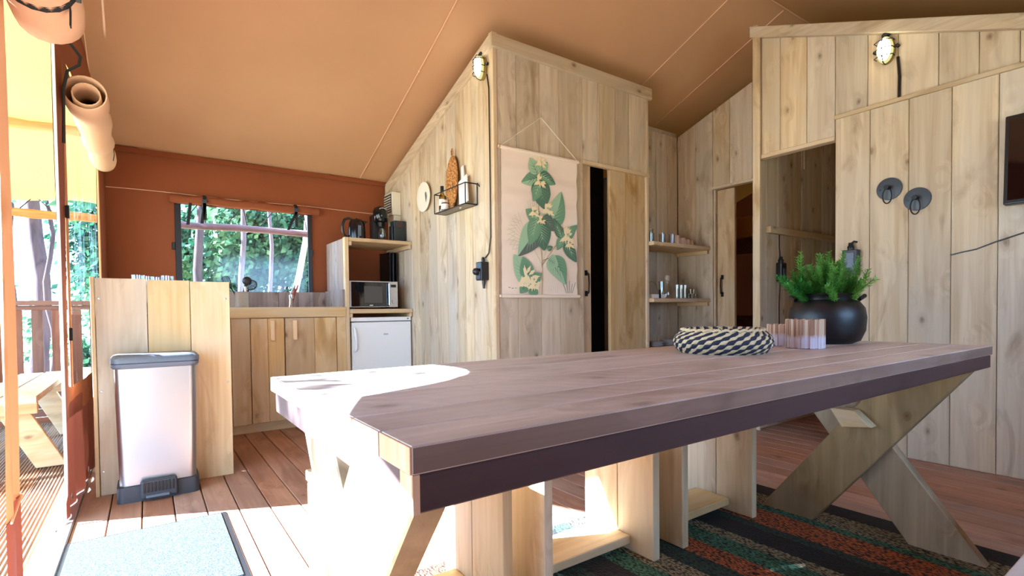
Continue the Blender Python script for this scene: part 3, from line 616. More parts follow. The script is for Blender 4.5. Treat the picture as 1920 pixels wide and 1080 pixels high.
for i, xx in enumerate((-.03, .01, .055, .10)):
    t = G(); t.lathe([(.026, 0), (.03, .14), (.028, .14), (.024, .006)], (xx, 3.42 + .012 * (i % 2), .941), 16)
    hz = 1.11 - .941
    t.v = [(a, b, .941 + (c - .941) * hz / .14 * (1.0 - .03 * (i % 3))) for a, b, c in t.v]
    single(t, 'tall_glass', GLASS, 'tall clear glass whose rim shows above the end panel, ' + ['nearest the tent wall', 'second from the tent wall', 'second from the window', 'nearest the window'][i], 'glass', 'tall glasses on the side counter', smooth=True, loc=(xx, 3.42, .941))

HANDLEW = plain('pale_handle_wood', lin(238, 206, 160), .6)
kc = thing('kitchen_cabinet', 'pine kitchen base cabinet with two boarded doors under the sink counter', 'cabinet', (.9, 4.5, 0))
G().box(.40, 1.335, 4.275, 4.78, .08, .86).obj('carcass', WZ, kc)
G().box(.40, 1.335, 4.29, 4.32, 0, .08).obj('toe_kick', WXW, kc)
planks(kc, 1, 4.252, 4.276, [.40, .50, .627], .07, .862, WZW, name='front_board')
for nm, js, hx in (('left', [.629, .745, .861], .775), ('right', [.868, 1.084, 1.256], .935)):
    dr = G().box(js[0] + .002, js[-1] - .002, 4.262, 4.276, .08, .856).obj('door', WZW, kc)
    for a, b in zip(js[:-1], js[1:]): G().rect(1, a + .001, b - .001, .075, .858, 4.246, 4.262, .002).obj('door_board', WZW, dr)
    G().box(hx - .013, hx + .013, 4.210, 4.246, .69, .84, .004).obj('door_handle', HANDLEW, dr)
G().rect(1, 1.260, 1.335, .0, .862, 4.248, 4.276, .002).obj('stile', WZW, kc)
wt = thing('worktop', 'thick pine worktop edge running over the kitchen cabinet doors', 'worktop', (.86, 4.5, .9))
G().box(.37, 1.334, 4.262, 4.785, .905, .942, .003).obj('top_board', WXW, wt)
G().rect(1, .37, 1.334, .862, .941, 4.236, 4.262, .003).obj('edge_board', WXW, wt)
bs = thing('backsplash', 'low boarded backsplash of grey-brown wood between worktop and window', 'backsplash', (.8, 4.79, .94))
GREYB = wood('grey_boards', 'z', light=lin(168, 150, 138), mid=lin(142, 124, 112), dark=lin(104, 88, 80), blotch=lin(158, 146, 142))
for a, b in zip((-.2, .15, .5, .66, .93, 1.09, 1.22), (.148, .498, .658, .928, 1.088, 1.218, 1.334)): G().rect(1, a, b, .943, 1.077, 4.778, 4.80, .002).obj('board', GREYB, bs)
G().rect(0, 4.27, 4.776, .943, 1.085, 1.318, 1.336, .002).obj('side_board', GREYB, bs)

tu = thing('tall_shelf_unit', 'open tall pine shelf unit holding the microwave above the fridge', 'shelf unit', (1.65, 4.5, 0))
planks(tu, 0, 1.338, 1.362, [4.30, 4.45, 4.62, 4.79], 0, 1.508, GREYB, name='side_board')
G().rect(1, 1.336, 1.366, 0, 1.512, 4.244, 4.30, .003).obj('front_post', WZW, tu)
G().box(1.368, 1.925, 4.246, 4.79, 1.482, 1.512, .003).obj('shelf_board', WXW, tu)
G().box(1.368, 1.925, 4.246, 4.79, .886, .922, .003).obj('shelf_board', WXW, tu)
for xx in (1.368, 1.895):
    for zt in (1.481, .885): G().box(xx, xx + .026, 4.25, 4.77, zt - .034, zt, .003).obj('batten', WYW, tu)

fr = thing('fridge', 'small white under-counter fridge with handle and white top', 'fridge', (1.65, 4.5, 0))
G().box(1.388, 1.912, 4.30, 4.78, .03, .805, .006).obj('body', WHITE, fr)
G().box(1.382, 1.918, 4.268, 4.78, .818, .852, .006).obj('top_panel', WHITE, fr)
dr = G().box(1.386, 1.914, 4.262, 4.30, .05, .812, .008).obj('door', WHITE, fr)
G().tube([(1.405, 4.262, .765), (1.402, 4.240, .758), (1.404, 4.232, .74), (1.412, 4.232, .66), (1.414, 4.234, .60), (1.410, 4.244, .575), (1.405, 4.262, .57)], [.009, .011, .012, .010, .012, .011, .009], 10).obj('door_handle', WHITE, dr, smooth=True)
G().box(1.66, 1.70, 4.2605, 4.262, .70, .712).obj('badge', plain('grey_badge', lin(170, 172, 172), .4), dr)
G().lathe([(.006, 0), (.006, .002)], (1.885, 4.265, .836), 10, 'y').obj('badge', DGREY, fr)
for xx in (1.41, 1.87): G().box(xx, xx + .03, 4.35, 4.75, 0, .03).obj('foot', BLACK, fr)

mw = thing('microwave', 'silver microwave with black glass door on the shelf above the fridge', 'microwave', (1.59, 4.45, .922))
G().box(1.378, 1.802, 4.292, 4.62, .935, 1.158, .006).obj('body', STEEL2, mw)
G().box(1.378, 1.802, 4.280, 4.292, .937, 1.158, .004).obj('front_frame', plain('silver_plastic', lin(196, 192, 184), .4, .4), mw)
dg = G().box(1.392, 1.722, 4.274, 4.281, .943, 1.150, .002).obj('door_glass', plain('black_glass', lin(12, 14, 16), .06, 0, .9), mw)
G().box(1.50, 1.66, 4.2725, 4.274, .975, 1.115).obj('door_window', plain('door_mesh', lin(70, 68, 62), .25), dg)
G().box(1.545, 1.575, 4.2722, 4.2738, .951, .956).obj('lettering', PAPER, dg)
G().tube([(1.712, 4.274, 1.125), (1.712, 4.256, 1.13), (1.712, 4.253, 1.14), (1.712, 4.253, .955), (1.712, 4.256, .962), (1.712, 4.274, .968)], .006, 8).obj('door_handle', CHROME, mw, smooth=True)
dp = G().box(1.738, 1.785, 4.277, 4.281, 1.108, 1.132, .001).obj('display', BLACK, mw)
G().lathe([(.017, -.014), (.019, -.003), (.019, 0)], (1.762, 4.279, .985), 20, 'y').obj('dial', STEEL2, mw, smooth=True)
for xx in (1.40, 1.77): G().box(xx, xx + .02, 4.32, 4.6, .922, .936).obj('foot', BLACK, mw)

# trays standing behind the microwave
for i, xx in enumerate((1.826, 1.860, 1.892)):
    gg = G(); gg.box(xx, xx + .006, 4.52, 4.76, .925, 1.44, .002); gg.tube([(xx + .003, 4.52, .93), (xx + .003, 4.515, 1.43), (xx + .003, 4.76, 1.44)], .006, 6)
    single(gg, 'oven_tray', [BLACKM, DGREY, BLACKM][i], 'thin %s tray on edge behind the microwave, %s' % (['black', 'dark grey', 'black'][i], ['next to its casing', 'the middle one of three', 'against the cabin wall'][i]), 'tray', 'trays behind the microwave', loc=(xx, 4.64, .925))

# kettle
kt = thing('kettle', 'black electric kettle with big loop handle on the top shelf', 'kettle', (1.50, 4.46, 1.512))
gg = G(); gg.lathe([(.071, .012), (.074, .03), (.072, .09), (.066, .15), (.058, .172), (.045, .185), (.012, .190)], (1.51, 4.46, 1.512), 28); gg.obj('body', plain('kettle_black', lin(22, 18, 18), .2), kt, smooth=True)
G().lathe([(.07, 0), (.072, .011)], (1.51, 4.46, 1.512), 24).obj('base', BLACK, kt)
gg = G(); gg.add([(1.565, 4.44, 1.655), (1.565, 4.48, 1.655), (1.612, 4.46, 1.692), (1.56, 4.435, 1.69), (1.56, 4.485, 1.69)], [(0, 1, 2), (3, 2, 4), (0, 2, 3), (1, 4, 2), (0, 3, 4, 1)]); gg.obj('spout', BLACK, kt)
G().tube([(1.475, 4.46, 1.692), (1.44, 4.46, 1.706), (1.405, 4.46, 1.69), (1.386, 4.46, 1.64), (1.388, 4.46, 1.59), (1.405, 4.46, 1.555), (1.435, 4.46, 1.545)], [.009, .011, .012, .011, .010, .010, .008], 10).obj('handle', BLACK, kt, smooth=True)
G().lathe([(.008, 0), (.012, .004), (.006, .012)], (1.51, 4.46, 1.700), 12).obj('lid_knob', BLACK, kt, smooth=True)
G().box(1.497, 1.523, 4.383, 4.3885, 1.55, 1.64, .002).obj('water_gauge', GREYP, kt)
# coffee maker
cm = thing('coffee_maker', 'tall narrow black coffee machine with glossy front beside the kettle', 'coffee maker', (1.725, 4.5, 1.512))
G().box(1.665, 1.79, 4.40, 4.60, 1.512, 1.54, .008).obj('drip_tray', BLACK, cm)
G().box(1.672, 1.785, 4.50, 4.60, 1.535, 1.77, .012).obj('column', BLACK, cm)
gg = G(); gg.lathe([(.05, 1.69), (.062, 1.70), (.064, 1.79), (.052, 1.82), (.02, 1.838)], (1.728, 4.47, 0), 24); gg.obj('brew_head', plain('gloss_black', lin(14, 20, 20), .1), cm, smooth=True)
G().lathe([(.02, 1.655), (.03, 1.69)], (1.728, 4.46, 0), 16).obj('nozzle', BLACK, cm, smooth=True)
G().tube([(1.728 + .03 * cos(a), 4.408, 1.80 + .012 * sin(a)) for a in [pi * k / 8 for k in range(9)]], .004, 6).obj('lever', CHROME, cm)
gg = G(); gg.lathe([(.028, 1.541), (.034, 1.56), (.032, 1.60), (.024, 1.625), (.022, 1.64)], (1.732, 4.445, 0), 18); gg.obj('glass_jug', GLASS, cm, smooth=True)
# black box with round badge (grinder)
bx = thing('coffee_canister', 'matt black upright box with round badge beside the coffee machine', 'canister', (1.865, 4.4, 1.512))
G().box(1.808, 1.918, 4.35, 4.44, 1.513, 1.705, .008).obj('body', plain('matt_black', lin(34, 42, 42), .55), bx)
G().lathe([(.030, -.004), (.033, 0)], (1.858, 4.349, 1.672), 20, 'y').obj('badge', plain('badge_dark', lin(60, 46, 44), .4), bx)
G().box(1.790, 1.806, 4.36, 4.43, 1.513, 1.66, .006).obj('side_tank', BLACK, bx)
# heater on the wall
ht = thing('wall_heater', 'small cream wall heater with dark grille mounted beside the top shelf', 'heater', (1.885, 4.57, 1.77))
G().box(1.842, 1.928, 4.468, 4.66, 1.775, 1.985, .008).obj('casing', CREAM, ht)
gr = G().box(1.836, 1.843, 4.485, 4.645, 1.80, 1.97, .002).obj('grille_plate', plain('grille_dark', lin(70, 66, 60), .6), ht)
for k in range(7): G().box(1.832, 1.837, 4.49, 4.64, 1.81 + .022 * k, 1.816 + .022 * k).obj('grille_bar', CREAM, gr)
G().box(1.86, 1.928, 4.48, 4.62, 1.72, 1.775, .006).obj('bracket', CREAM, ht)

# utensil pot with tools
up = thing('utensil_pot', 'perforated steel utensil pot on the worktop', 'utensil pot', (.597, 4.42, .942))
PERF, nt_, p_ = newmat('perforated_steel')
tc_ = N(nt_, 'ShaderNodeTexCoord'); sp = N(nt_, 'ShaderNodeSeparateXYZ'); L(nt_, tc_.outputs['Object'], sp.inputs[0])
at = nt_.nodes.new('ShaderNodeMath'); at.operation = 'ARCTAN2'; L(nt_, sp.outputs[1], at.inputs[0]); L(nt_, sp.outputs[0], at.inputs[1])
a1 = math_(nt_, 'SINE', math_(nt_, 'MULTIPLY', at.outputs[0], 24.)); a2 = math_(nt_, 'SINE', math_(nt_, 'MULTIPLY', sp.outputs[2], 620.))
hole = math_(nt_, 'GREATER_THAN', math_(nt_, 'MULTIPLY', a1, a2), .42)
L(nt_, mixc(nt_, hole, lin(214, 214, 214), lin(60, 34, 26)), p_.inputs['Base Color']); L(nt_, math_(nt_, 'SUBTRACT', 1., hole), p_.inputs['Metallic']); p_.inputs['Roughness'].default_value = .3
G().lathe([(.045, 0), (.047, .004), (.047, .118), (.049, .120), (.045, .118), (.044, .006)], (.597, 4.42, .942), 32).obj('pot', PERF, up, smooth=True)
wk = thing('whisk', 'wire balloon whisk leaning out of the utensil pot', 'whisk', (.575, 4.42, 1.05))
D = Vector((-.082, 0, .15)).normalized(); b0 = Vector((.578, 4.42, 1.0))
G().tube([b0, b0 + D * .09], .006, 8).obj('handle', BLACK, wk)
for k in range(5):
    a = pi * k / 5; sd_ = Vector((cos(a) * D.z, sin(a), -cos(a) * D.x)); st = b0 + D * .085
    pts = [st + D * (.058 - .058 * cos(t)) * 1.0 + sd_ * (.024 * sin(t) * (1.0 if t < pi else 1)) for t in [2 * pi * q / 24 for q in range(25)]]
    pts = [st + D * (.115 * (1 - abs(1 - q / 12) ** 2.2) ) + sd_ * (.026 * sin(pi * q / 12 ) * (1 if q <= 12 else 1)) for q in range(0, 25)]
    G().tube(pts, .0014, 5).obj('wire', BLACKM, wk)
ld = thing('ladle', 'black ladle with round bowl turned toward the room in the utensil pot', 'ladle', (.61, 4.42, 1.05))
gg = G(); gg._ball((.635, 4.40, 1.145), .034, 1, .45, 1, 10); gg.obj('bowl', BLACK, ld, smooth=True)
G().tube([(.60, 4.42, .98), (.612, 4.415, 1.07), (.625, 4.41, 1.12)], .006, 8).obj('handle', BLACK, ld)
sl = thing('slotted_spoon', 'black slotted spoon leaning right out of the utensil pot', 'slotted spoon', (.625, 4.43, 1.05))
gg = G(); M_ = Matrix.Translation((.668, 4.41, 1.115)) @ Matrix.Rotation(radians(40), 4, 'Y')
for k in range(-3, 4): gg.add([tuple(M_ @ Vector((k * .009 - .0028, 0, -.032 * cos(k * .3)))), tuple(M_ @ Vector((k * .009 + .0028, 0, -.032 * cos(k * .3)))), tuple(M_ @ Vector((k * .009 + .0028, 0, .036 * cos(k * .3)))), tuple(M_ @ Vector((k * .009 - .0028, 0, .036 * cos(k * .3))))], [(0, 1, 2, 3)])
gg.tube([tuple(M_ @ Vector((.032 * cos(a), 0, .038 * sin(a)))) for a in [2 * pi * k / 20 for k in range(20)]], .004, 6, closed=True)
gg.obj('head', BLACK, sl, solid=.003)
G().tube([(.61, 4.43, .98), (.648, 4.42, 1.085)], .006, 8).obj('handle', BLACK, sl)
single(G().tube([(.615, 4.40, .99), (.622, 4.395, 1.06), (.624, 4.393, 1.10)], [.005, .008, .012], 8), 'steel_spoon', CHROME, 'small bright steel spoon standing between ladle and slotted spoon', 'spoon', smooth=True, loc=(.615, 4.4, .99))
# tap
tp = thing('tap', 'chrome kitchen tap with lever in front of the backsplash', 'tap', (1.0, 4.66, .942))
G().lathe([(.024, 0), (.022, .01), (.017, .02), (.016, .09), (.012, .105)], (1.0, 4.66, .942), 16).obj('body', CHROME, tp, smooth=True)
G().tube([(1.0, 4.66, 1.02), (.995, 4.61, 1.045), (.99, 4.55, 1.04), (.99, 4.54, 1.02)], .009, 10).obj('spout', CHROME, tp, smooth=True)
G().tube([(1.0, 4.66, 1.05), (1.02, 4.665, 1.09), (1.04, 4.67, 1.13)], [.006, .007, .005], 8).obj('lever', CHROME, tp, smooth=True)
bt = thing('dish_brush', 'reddish wooden dish brush standing behind the tap', 'brush', (1.03, 4.70, .942))
REDW = plain('red_wood', lin(150, 70, 48), .6)
G().tube([(1.01, 4.70, .95), (1.03, 4.70, 1.04), (1.05, 4.70, 1.10)], [.010, .013, .014], 8).obj('handle', REDW, bt, smooth=True)
for s_ in (-.009, .009): G().tube([(1.05 + s_, 4.70, 1.095), (1.056 + s_ * 1.6, 4.70, 1.135)], [.007, .004], 6).obj('prong', REDW, bt)
gg = G(); gg.cm = 0

# ================================================================ PEDAL BIN
bn = thing('pedal_bin', 'tall stainless steel pedal bin with dark lid in front of the pine panel', 'pedal bin', (.04, 3.2, 0))
def rrect(cx, cy, hx, hy, r, z, n=6):
    out = []
    for qx, qy, a0 in ((1, 1, 0), (-1, 1, pi / 2), (-1, -1, pi), (1, -1, 3 * pi / 2)):
        for k in range(n + 1): a = a0 + pi / 2 * k / n; out.append((cx + qx * (hx - r) + r * cos(a), cy + qy * (hy - r) + r * sin(a), z))
    return out
def loft(g, rings, caps=True):
    n = len(rings[0]); o = []
    for r in rings: o += r
    fs = [(i * n + j, i * n + (j + 1) % n, (i + 1) * n + (j + 1) % n, (i + 1) * n + j) for i in range(len(rings) - 1) for j in range(n)]
    if caps: fs += [tuple(range(n))[::-1], tuple(range((len(rings) - 1) * n, len(rings) * n))]
    return g.add(o, fs)
cx, cy = .035, 3.155
loft(G(), [rrect(cx, cy, .158, .085, .035, .07), rrect(cx, cy, .168, .095, .035, .645)]).obj('body', STEEL, bn, smooth=True)
loft(G(), [rrect(cx, cy, .170, .100, .03, 0), rrect(cx, cy, .168, .098, .03, .075), rrect(cx, cy, .160, .09, .03, .078)]).obj('base', DGREY, bn, smooth=True)
loft(G(), [rrect(cx, cy, .172, .100, .04, .640), rrect(cx, cy, .180, .108, .04, .652), rrect(cx, cy, .180, .108, .04, .662), rrect(cx, cy, .176, .104, .04, .665), rrect(cx, cy, .181, .109, .04, .668), rrect(cx, cy, .181, .109, .04, .690), rrect(cx, cy, .170, .098, .04, .702), rrect(cx, cy, .150, .080, .03, .706)]).obj('lid', GREYP, bn, smooth=True)
pdl = G().box(-.042, .108, 3.025, 3.062, .012, .10, .010).obj('pedal', DGREY, bn)
for i in range(9): G().box(-.030 + .0145 * i, -.022 + .0145 * i, 3.021, 3.027, .045, .092, .001).obj('pedal_rib', BLACK, pdl)
G().box(-.02, .075, 3.010, 3.03, .020, .032, .003).obj('pedal_bar', GREYP, pdl)
# doormat
MAT_M, nt_, p_ = newmat('speckled_mat')
tc_ = N(nt_, 'ShaderNodeTexCoord'); n1 = N(nt_, 'ShaderNodeTexNoise', Scale=260., Detail=3.); L(nt_, tc_.outputs['Object'], n1.inputs[0])
L(nt_, ramp(nt_, n1.outputs[0], [(.35, lin(14, 20, 28)), (.5, lin(34, 42, 52)), (.68, lin(84, 92, 100))]).outputs[0], p_.inputs['Base Color']); p_.inputs['Roughness'].default_value = .95
b_ = N(nt_, 'ShaderNodeBump', Strength=.8, Distance=.004); L(nt_, n1.outputs[0], b_.inputs['Height']); L(nt_, b_.outputs[0], p_.inputs['Normal'])
mt = thing('doormat', 'dark speckled grey doormat on the floor inside the tent doorway', 'doormat', (0, 2.3, 0))
G().box(-.262, .255, 1.96, 2.63, .001, .010, .003).obj('mat_pile', MAT_M, mt)
G().box(-.28, .275, 1.94, 2.65, .0005, .005, .002).obj('rubber_edge', BLACK, mt)

# ================================================================ WALL ITEMS ON THE CABIN
# poster
po = thing('botanical_poster', 'hanging botanical cloth poster of a green leafy flowering stem on the cabin wall', 'poster', (2.32, 2.905, 1.0))
PX0, PX1, PZ0, PZ1 = 1.975, 2.658, 1.0, 2.0
g = G(); g.grid(lambda u, v: (PX0 + (PX1 - PX0) * u - .008 * (1 - v) , 2.9025 + .0030 * sin(v * 34 + u * 4) * (.3 + u) + .0012 * sin(v * 71 - u * 3), PZ0 + (PZ1 - PZ0) * v), 24, 90)
g.obj('cloth', POSTER, po, smooth='all')
for z_, lab in ((PZ1, 'rod'), (PZ0 - .004, 'rod')):
    G().tube([(PX0 - .012, 2.900, z_), (PX1 + .012, 2.900, z_)], .012, 12).obj('rod', plain('rod_cream', lin(238, 224, 204), .6) if z_ > 1.5 else MATS['rod_cream'], po, smooth=True)
    for xx in (PX0 - .016, PX1 + .016): G().lathe([(.010, -.007), (.012, 0), (.010, .007)], (xx, 2.9, z_), 10, 'x').obj('rod_end', WXW, po, smooth=True)
G().tube([(PX0, 2.90, PZ1 + .01), (2.327, 2.912, 2.268), (PX1, 2.90, PZ1 + .01)], .0022, 6).obj('string', PAPER, po)
G().tube([(2.327, 2.912, 2.262), (2.327, 2.912, 2.305)], .003, 6).obj('nail', STEEL2, po)
LG = [plain('print_' + n_, tuple(min(1, q * 1.15 + .02) for q in c[:3]) + (1,), .9) for n_, c in (('deep_green', lin(72, 106, 84)), ('mid_green', lin(104, 144, 110)), ('pale_green', lin(150, 182, 146)), ('cream_flower', lin(226, 212, 168)), ('stem', lin(176, 164, 124)), ('grey_green', lin(84, 96, 88)), ('faint', lin(184, 186, 162)))]
YP = 2.8965
LN = [0]
def leaf(x0, z0, x1, z1, wd, mi, veins=4, bend=.0, heart=.0, vm=None, pale_half=None):
    LN[0] += 1; YL = YP - .00022 * LN[0]
    a = Vector((x0, z0)); b = Vector((x1, z1)); d = b - a; ln = d.length; d.normalize(); n_ = Vector((-d.y, d.x))
    def pt(t, s): # t along, s across -1..1
        wv = wd * (sin(pi * min(1, t ** .72 * 1.0)) ** .75 if 0 < t < 1 else 0) * (1.15 - .3 * t)
        return a + d * (t * ln - heart * (1 - t) * abs(s) * wd * 1.3 * (1 if t < .4 else 0)) + n_ * (s * wv + bend * sin(pi * t))
    K = 16; g_ = G(); rows = [[pt(k / K, s) for s in (-1, -.5, 0, .5, 1)] for k in range(K + 1)]
    g_.add([(p.x, YL, p.y) for r in rows for p in r], [])
    for k in range(K):
        for s in range(4):
            g_.cm = 1 if (pale_half is not None and ((s < 2) == (pale_half < 0))) else 0
            g_.f.append((k * 5 + s, k * 5 + s + 1, (k + 1) * 5 + s + 1, (k + 1) * 5 + s)); g_.m.append(g_.cm)
    o = g_.obj('printed_leaf', [LG[mi], LG[min(2, mi + 1)]], po)
    gv = G()
    def strip(p, q, w1):
        dd = (q - p).normalized(); m_ = Vector((-dd.y, dd.x)) * w1; gv.add([(p.x + m_.x, YL - .00012, p.y + m_.y), (p.x - m_.x, YL - .00012, p.y - m_.y), (q.x, YL - .00012, q.y)], [(0, 1, 2)])
    strip(pt(.02, 0), pt(.97, 0), .003)
    for k in range(veins):
        t = .06 + .55 * k / veins
        for s in (-1, 1): strip(pt(t, 0), pt(min(.95, t + .28), s * .86), .0026)
    gv.obj('leaf_veins', LG[vm if vm is not None else (2 if mi < 2 else 1)], o)
def flower(x, z, r, k=16):
    g_ = G()
    for i in range(k):
        a = 2 * pi * i / k + random.uniform(-.3, .3); l = r * random.uniform(.6, 1.1); w_ = r * .16
        c = Vector((x + .3 * r * cos(a * 2.3), z + .3 * r * sin(a * 1.7))); t_ = c + Vector((cos(a), sin(a))) * l; m_ = Vector((-sin(a), cos(a))) * w_; md = (c + t_) / 2
        y_ = YP - .0072 - .00004 * i
        g_.add([(c.x, y_, c.y), (md.x + m_.x, y_, md.y + m_.y), (t_.x, y_, t_.y), (md.x - m_.x, y_, md.y - m_.y)], [(0, 1, 2, 3)])
    g_.obj('printed_flower', LG[3], po)
def line(pts, w_, mi, y=YP + .0004):
    g_ = G()
    for p, q in zip(pts[:-1], pts[1:]):
        p, q = Vector(p), Vector(q); m_ = Vector((-(q - p).normalized().y, (q - p).normalized().x)) * w_
        g_.add([(p.x + m_.x, y, p.y + m_.y), (p.x - m_.x, y, p.y - m_.y), (q.x - m_.x, y, q.y - m_.y), (q.x + m_.x, y, q.y + m_.y)], [(0, 1, 2, 3)])
    g_.obj('printed_stem', LG[mi], po)
line([(2.312, 1.01), (2.318, 1.2), (2.300, 1.4), (2.288, 1.6), (2.292, 1.9)], .0045, 4)
line([(2.316, 1.22), (2.42, 1.34), (2.50, 1.42)], .0035, 4); line([(2.314, 1.22), (2.24, 1.33), (2.20, 1.40)], .002, 6); line([(2.31, 1.2), (2.36, 1.36)], .002, 6); line([(2.318, 1.25), (2.41, 1.28)], .003, 4)
for k in range(9):
    a = radians(115 + 13 * k); line([(2.17, 1.42 - .01 * k), (2.17 + .15 * cos(a), 1.42 + .17 * sin(a))], .0013, 6); line([(2.17 + .09 * cos(a), 1.42 + .1 * sin(a)), (2.17 + .16 * cos(a + .3), 1.42 + .15 * sin(a + .3))], .0012, 6)
for k in range(5): line([(2.21 + .012 * k, 1.55), (2.19 + .02 * k, 1.66 + .01 * k)], .0013, 6)
for k in range(5): line([(2.54 + .014 * k, 1.02), (2.51 + .03 * k, 1.09 + .012 * (k % 3))], .002, 0); line([(2.37 + .02 * k, 1.02), (2.375 + .02 * k, 1.07)], .001, 6)
line([(2.02, 1.055), (2.035, 1.052)], .002, 5); line([(2.045, 1.048), (2.062, 1.05)], .002, 5); line([(2.075, 1.052), (2.085, 1.05)], .002, 5)
leaf(2.31, 1.845, 2.135, 1.78, .052, 1, 4, vm=0, pale_half=1); leaf(2.28, 1.86, 2.21, 1.96, .05, 2, 3); leaf(2.30, 1.87, 2.37, 1.955, .045, 2, 3); leaf(2.30, 1.86, 2.445, 1.805, .046, 0, 4, pale_half=-1)
leaf(2.30, 1.79, 2.335, 1.615, .082, 0, 5, vm=1, heart=.3); leaf(2.29, 1.78, 2.24, 1.66, .04, 1, 3)
leaf(2.36, 1.50, 2.50, 1.76, .085, 1, 5, bend=-.03, vm=2, pale_half=1); leaf(2.32, 1.56, 2.44, 1.47, .055, 5, 4, vm=1)
leaf(2.30, 1.52, 2.17, 1.60, .055, 1, 5, vm=2); leaf(2.30, 1.51, 2.10, 1.27, .088, 5, 6, vm=2, pale_half=-1); leaf(2.29, 1.52, 2.335, 1.32, .088, 0, 6, vm=2); leaf(2.27, 1.54, 2.20, 1.35, .06, 1, 5, vm=2)
leaf(2.50, 1.42, 2.42, 1.56, .04, 0, 4, vm=2); leaf(2.50, 1.40, 2.65, 1.53, .045, 1, 4, vm=2); leaf(2.53, 1.40, 2.64, 1.25, .052, 0, 4, vm=2); leaf(2.50, 1.42, 2.45, 1.33, .035, 1, 3)
leaf(2.36, 1.33, 2.41, 1.355, .02, 0, 2)
leaf(2.37, 1.27, 2.53, 1.08, .078, 1, 5, vm=0, bend=.03, pale_half=-1); leaf(2.37, 1.26, 2.46, 1.22, .05, 2, 4, vm=1)
leaf(2.20, 1.09, 2.06, 1.28, .075, 2, 5, vm=1); leaf(2.19, 1.12, 2.14, 1.27, .06, 1, 5, vm=0); leaf(2.20, 1.08, 2.30, 1.16, .05, 1, 4, vm=2); leaf(2.2, 1.06, 2.27, 1.01, .045, 1, 3, vm=0); leaf(2.17, 1.08, 2.11, 1.015, .04, 1, 3, vm=0)
for x_, z_, r_ in ((2.30, 1.935, .05), (2.29, 1.80, .055), (2.24, 1.58, .05), (2.36, 1.61, .06), (2.30, 1.53, .04), (2.545, 1.43, .07), (2.57, 1.38, .05), (2.18, 1.12, .085), (2.23, 1.07, .06), (2.14, 1.08, .05)): flower(x_, z_, r_, 22)

# bulkhead lamps
def bulkhead(name, label, c, nx, rot):
    """oval caged wall lamp facing -X, its long axis up"""
    t = thing(name, label, 'wall lamp', c)
    x, y, z = c
    def oval(dx, ry, rz, n=24): return [(x - dx, y + ry * cos(2 * pi * k / n), z + rz * sin(2 * pi * k / n)) for k in range(n)]
    loft(G(), [oval(0, .046, .080), oval(.020, .046, .080), oval(.024, .044, .078)]).obj('base', BRASSY, t, smooth=True)
    loft(G(), [oval(.022, .043, .078), oval(.034, .043, .078), oval(.040, .037, .072)]).obj('glass_rim', RIM, t, smooth=True)
    loft(G(), [oval(.030, .035, .066), oval(.050, .034, .064), oval(.064, .027, .054), oval(.072, .012, .030)]).obj('glass_cover', BULB, t, smooth=True)
    g = G()
    for s_ in (-.045, -.0, .045): g.tube([(x - .02, y + .046, z + s_), (x - .055, y + .047, z + s_), (x - .078, y + .016, z + s_), (x - .078, y - .016, z + s_), (x - .055, y - .047, z + s_), (x - .02, y - .046, z + s_)], .0028, 6)
    g.tube([(x - .02, y, z + .084), (x - .055, y, z + .080), (x - .078, y, z + .04), (x - .078, y, z - .04), (x - .055, y, z - .080), (x - .02, y, z - .084)], .0028, 6)
    g.obj('cage', BLACKM, t, smooth=True)
    for s_ in (-1, 1): G().lathe([(.010, -.018), (.010, 0)], (x, y + s_ * .058, z + .01), 12, 'x').obj('lug', BLACKM, t)
    G().lathe([(.018, .084), (.022, .092), (.014, .105)], (x - .016, y, z), 12).obj('gland', BLACKM, t)
    return t
bulkhead('bulkhead_lamp', 'lit oval caged lamp at the top corner of the cabin side wall', (1.927, 3.035, 2.555), -1, 0)
bulkhead('bulkhead_lamp', 'lit oval caged lamp high on the right wall under the sloping beam', (3.667, 1.262, 2.425), -1, 0)
bulkhead('bulkhead_lamp', 'unseen lit caged lamp added behind the right wall to warm the canvas above the beam', (4.30, .80, 2.20), -1, 0)  # hidden lamp added for a warm glow on the canvas
single(G().tube([(1.925, 2.99, 2.50), (1.922, 2.965, 2.40), (1.922, 2.962, 1.9), (1.922, 2.964, 1.40), (1.922, 2.99, 1.29), (1.920, 3.03, 1.262)], .0045, 6), 'lamp_cable', BLACK, 'black cable running down the cabin corner from lamp to socket box', 'cable', smooth=True, loc=(1.922, 2.96, 1.9))
single(G().tube([(3.664, 1.205, 2.37), (3.662, 1.195, 2.25), (3.662, 1.197, 2.12), (3.662, 1.197, 2.0)], .008, 6), 'lamp_cable', BLACK, 'thick black cable dropping from the right lamp behind the wall cap', 'cable', smooth=True, loc=(3.663, 1.2, 2.2))
so = thing('socket_box', 'black splash-proof socket box with cable on the cabin side wall', 'socket', (1.91, 3.04, 1.1))
G().box(1.865, 1.928, 3.0, 3.07, 1.105, 1.232, .006).obj('box_body', BLACK, so)
G().box(1.858, 1.866, 3.008, 3.062, 1.112, 1.166, .003).obj('socket_cover', DGREY, so)
gg = G(); gg.lathe([(.022, 0), (.026, .012), (.022, .03), (.012, .038)], (0, 0, 0), 14, 'x'); gg.v = [(1.862 - a, 3.035 + b, 1.165 + c) for a, b, c in gg.v]; gg.obj('plug', BLACK, so, smooth=True)
G().lathe([(.012, 0), (.013, .02), (.010, .035)], (1.905, 3.035, 1.23), 12).obj('cable_gland', BLACK, so, smooth=True)
G().lathe([(.008, -.055), (.010, -.03), (.012, -.02), (.012, 0)], (1.905, 3.03, 1.105), 12).obj('cable_gland', BLACK, so, smooth=True)
